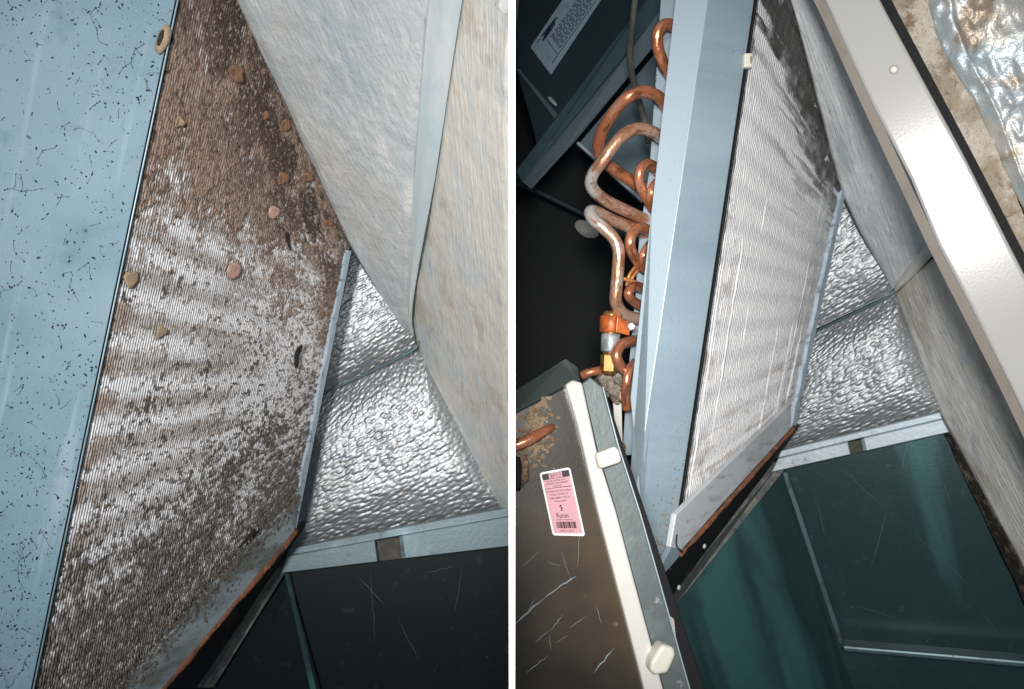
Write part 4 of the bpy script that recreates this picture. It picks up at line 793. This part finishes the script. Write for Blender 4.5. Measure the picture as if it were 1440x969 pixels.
scratches(backB, [((1170, 648), (1246, 716), .9), ((1248, 718), (1224, 802), .8), ((1276, 618), (1266, 668), .8), ((1284, 748), (1370, 830), .7), ((1150, 700), (1160, 760), .6), ((1320, 660), (1340, 720), .6), ((1200, 850), (1260, 870), .6), ((1380, 860), (1410, 900), .6)], MT['teal_mid'], backB_o)
o = slab('corner_seam', [B.far.on(1099, 664), B.far.on(1107, 664), B.far.on(1187, 905), B.far.on(1180, 907)], .006, MT['seam'], None, bev=.001); tag(o, 'blue-grey upright corner seam in the teal pit', 'seam')
o = slab('floor_rim', [B.far.on(1183, 908, .03), B.far.on(1340, 921, .03), B.far.on(1500, 935, .03), B.far.on(1500, 945, .03), B.far.on(1340, 930, .03), B.far.on(1187, 917, .03)], .02, MT['seam'], None, bev=.002); tag(o, 'blue-grey rim at the bottom of the teal pit', 'rim')
for x, y in ((1002, 767), (958, 842)):
    o = lathe('screw', [(0, 3.2 * .0006), (.0008, 3.0 * .0006), (.0014, 1.6 * .0006)], B.fin.on(990 if x > 990 else 954, 768 if x > 990 else 826, .003), B.fin.n, MT['silver'], None, 12)
    tag(o, 'round bright screw in the black side of the clean tray' if x > 990 else 'bright screw at the lower end of the grey rim bar, clean bay', 'screw')

# ---- cream door post, gasket and outer insulation
mid = at(1340, 275, .50); tl = nrm(np.array(LB) - mid); tcam = nrm(-mid); post = Plane(mid, tl + tcam)
dp = thing('door_post', 'glossy cream painted door post with one screw hole, slanting across the corner', 'post', post.on(1340, 275))
slab('post_face', [post.on(x, y) for x, y in ((1124, -75), (1167, 16), (1228, 150), (1281, 253), (1320, 347), (1370, 441), (1424, 549), (1490, 690), (1530, 560), (1421, 347), (1353, 213), (1246, 16), (1200, -75))], .006, MT['cream'], dp, bev=.002, udir=post.on(1421, 347) - post.on(1246, 16), n=post.n, seg=4)
PL_ = [(1124, -75), (1167, 16), (1228, 150), (1320, 347), (1424, 549), (1490, 690)]; PO_ = [(1105, -75), (1152, 16), (1213, 150), (1305, 347), (1408, 549), (1475, 690)]
rv = np.array([post.on(x + 1.5, y, -.002) for x, y in PL_] + [post.on(x, y, -.010) for x, y in PO_] + [post.on(x + 6, y, -.030) for x, y in PO_]); k_ = len(PL_)
build('post_return', rv, [(i, i + 1, k_ + i + 1, k_ + i) for i in range(k_ - 1)] + [(k_ + i, k_ + i + 1, 2 * k_ + i + 1, 2 * k_ + i) for i in range(k_ - 1)], MT['tan'], dp)
hc = post.on(1257, 98, .0002); s = hc[1] / F
lathe('screw_hole', [(0, 6.5 * s), (.0003, 6.5 * s), (.0006, 5.2 * s)], hc, post.n, MT['tan'], dp, 18)
lathe('hole_core', [(0, 4.6 * s), (.001, 4.6 * s), (.0013, 3 * s)], hc + post.n * .0003, post.n, MT['cream_dull'], dp, 14)
gk = slab('gasket', [post.on(x, y, -.008) for x, y in ((1196, -75), (1240, 16), (1350, 213), (1418, 347), (1525, 560), (1540, 545), (1432, 340), (1366, 213), (1262, 16), (1216, -75))], .01, MT['black'], None, n=post.n); tag(gk, 'black gasket strip along the outer side of the cream post', 'gasket')
oi = Plane(at(1380, 120, .56), (-.35, -1, -.1)); out = thing('outer_insulation', 'torn fibreglass and crinkled foil insulation outside the cream post', 'insulation', oi.on(1380, 150))
quad_strip(oi, [(1200, -75), (1250, 16), (1355, 213), (1425, 347), (1530, 560)], [(1330, -75), (1330, 40), (1385, 160), (1440, 300), (1560, 520)], 70, 150, lambda u, v, x, y: .012 * (fbm(x * 45, y * 45, 4) - .5) + .006 * (fbm(x * 160, y * 160, 2) - .5), MT['fibre'], 'torn_fibre', parent=out)
def crk(u, v, x, y): return .007 * np.abs(fbm(x * 35, y * 60, 3) - .5) * 2 + .004 * np.abs(vnoise(x * 95 + y * 30, y * 60) - .5) + .012 * np.clip(1 - u * 7, 0, 1) * fbm(x * 50, y * 90, 2) - .012 * np.clip(1 - u * 9, 0, 1)
quad_strip(oi, [(1300, -75), (1312, 20), (1340, 90), (1372, 140), (1398, 195), (1424, 255), (1470, 340)], [(1560, -75), (1560, 20), (1560, 60), (1560, 120), (1560, 180), (1560, 260), (1560, 340)], 90, 130, crk, MT['crinkle'], 'foil_skin', parent=out, off=.008)
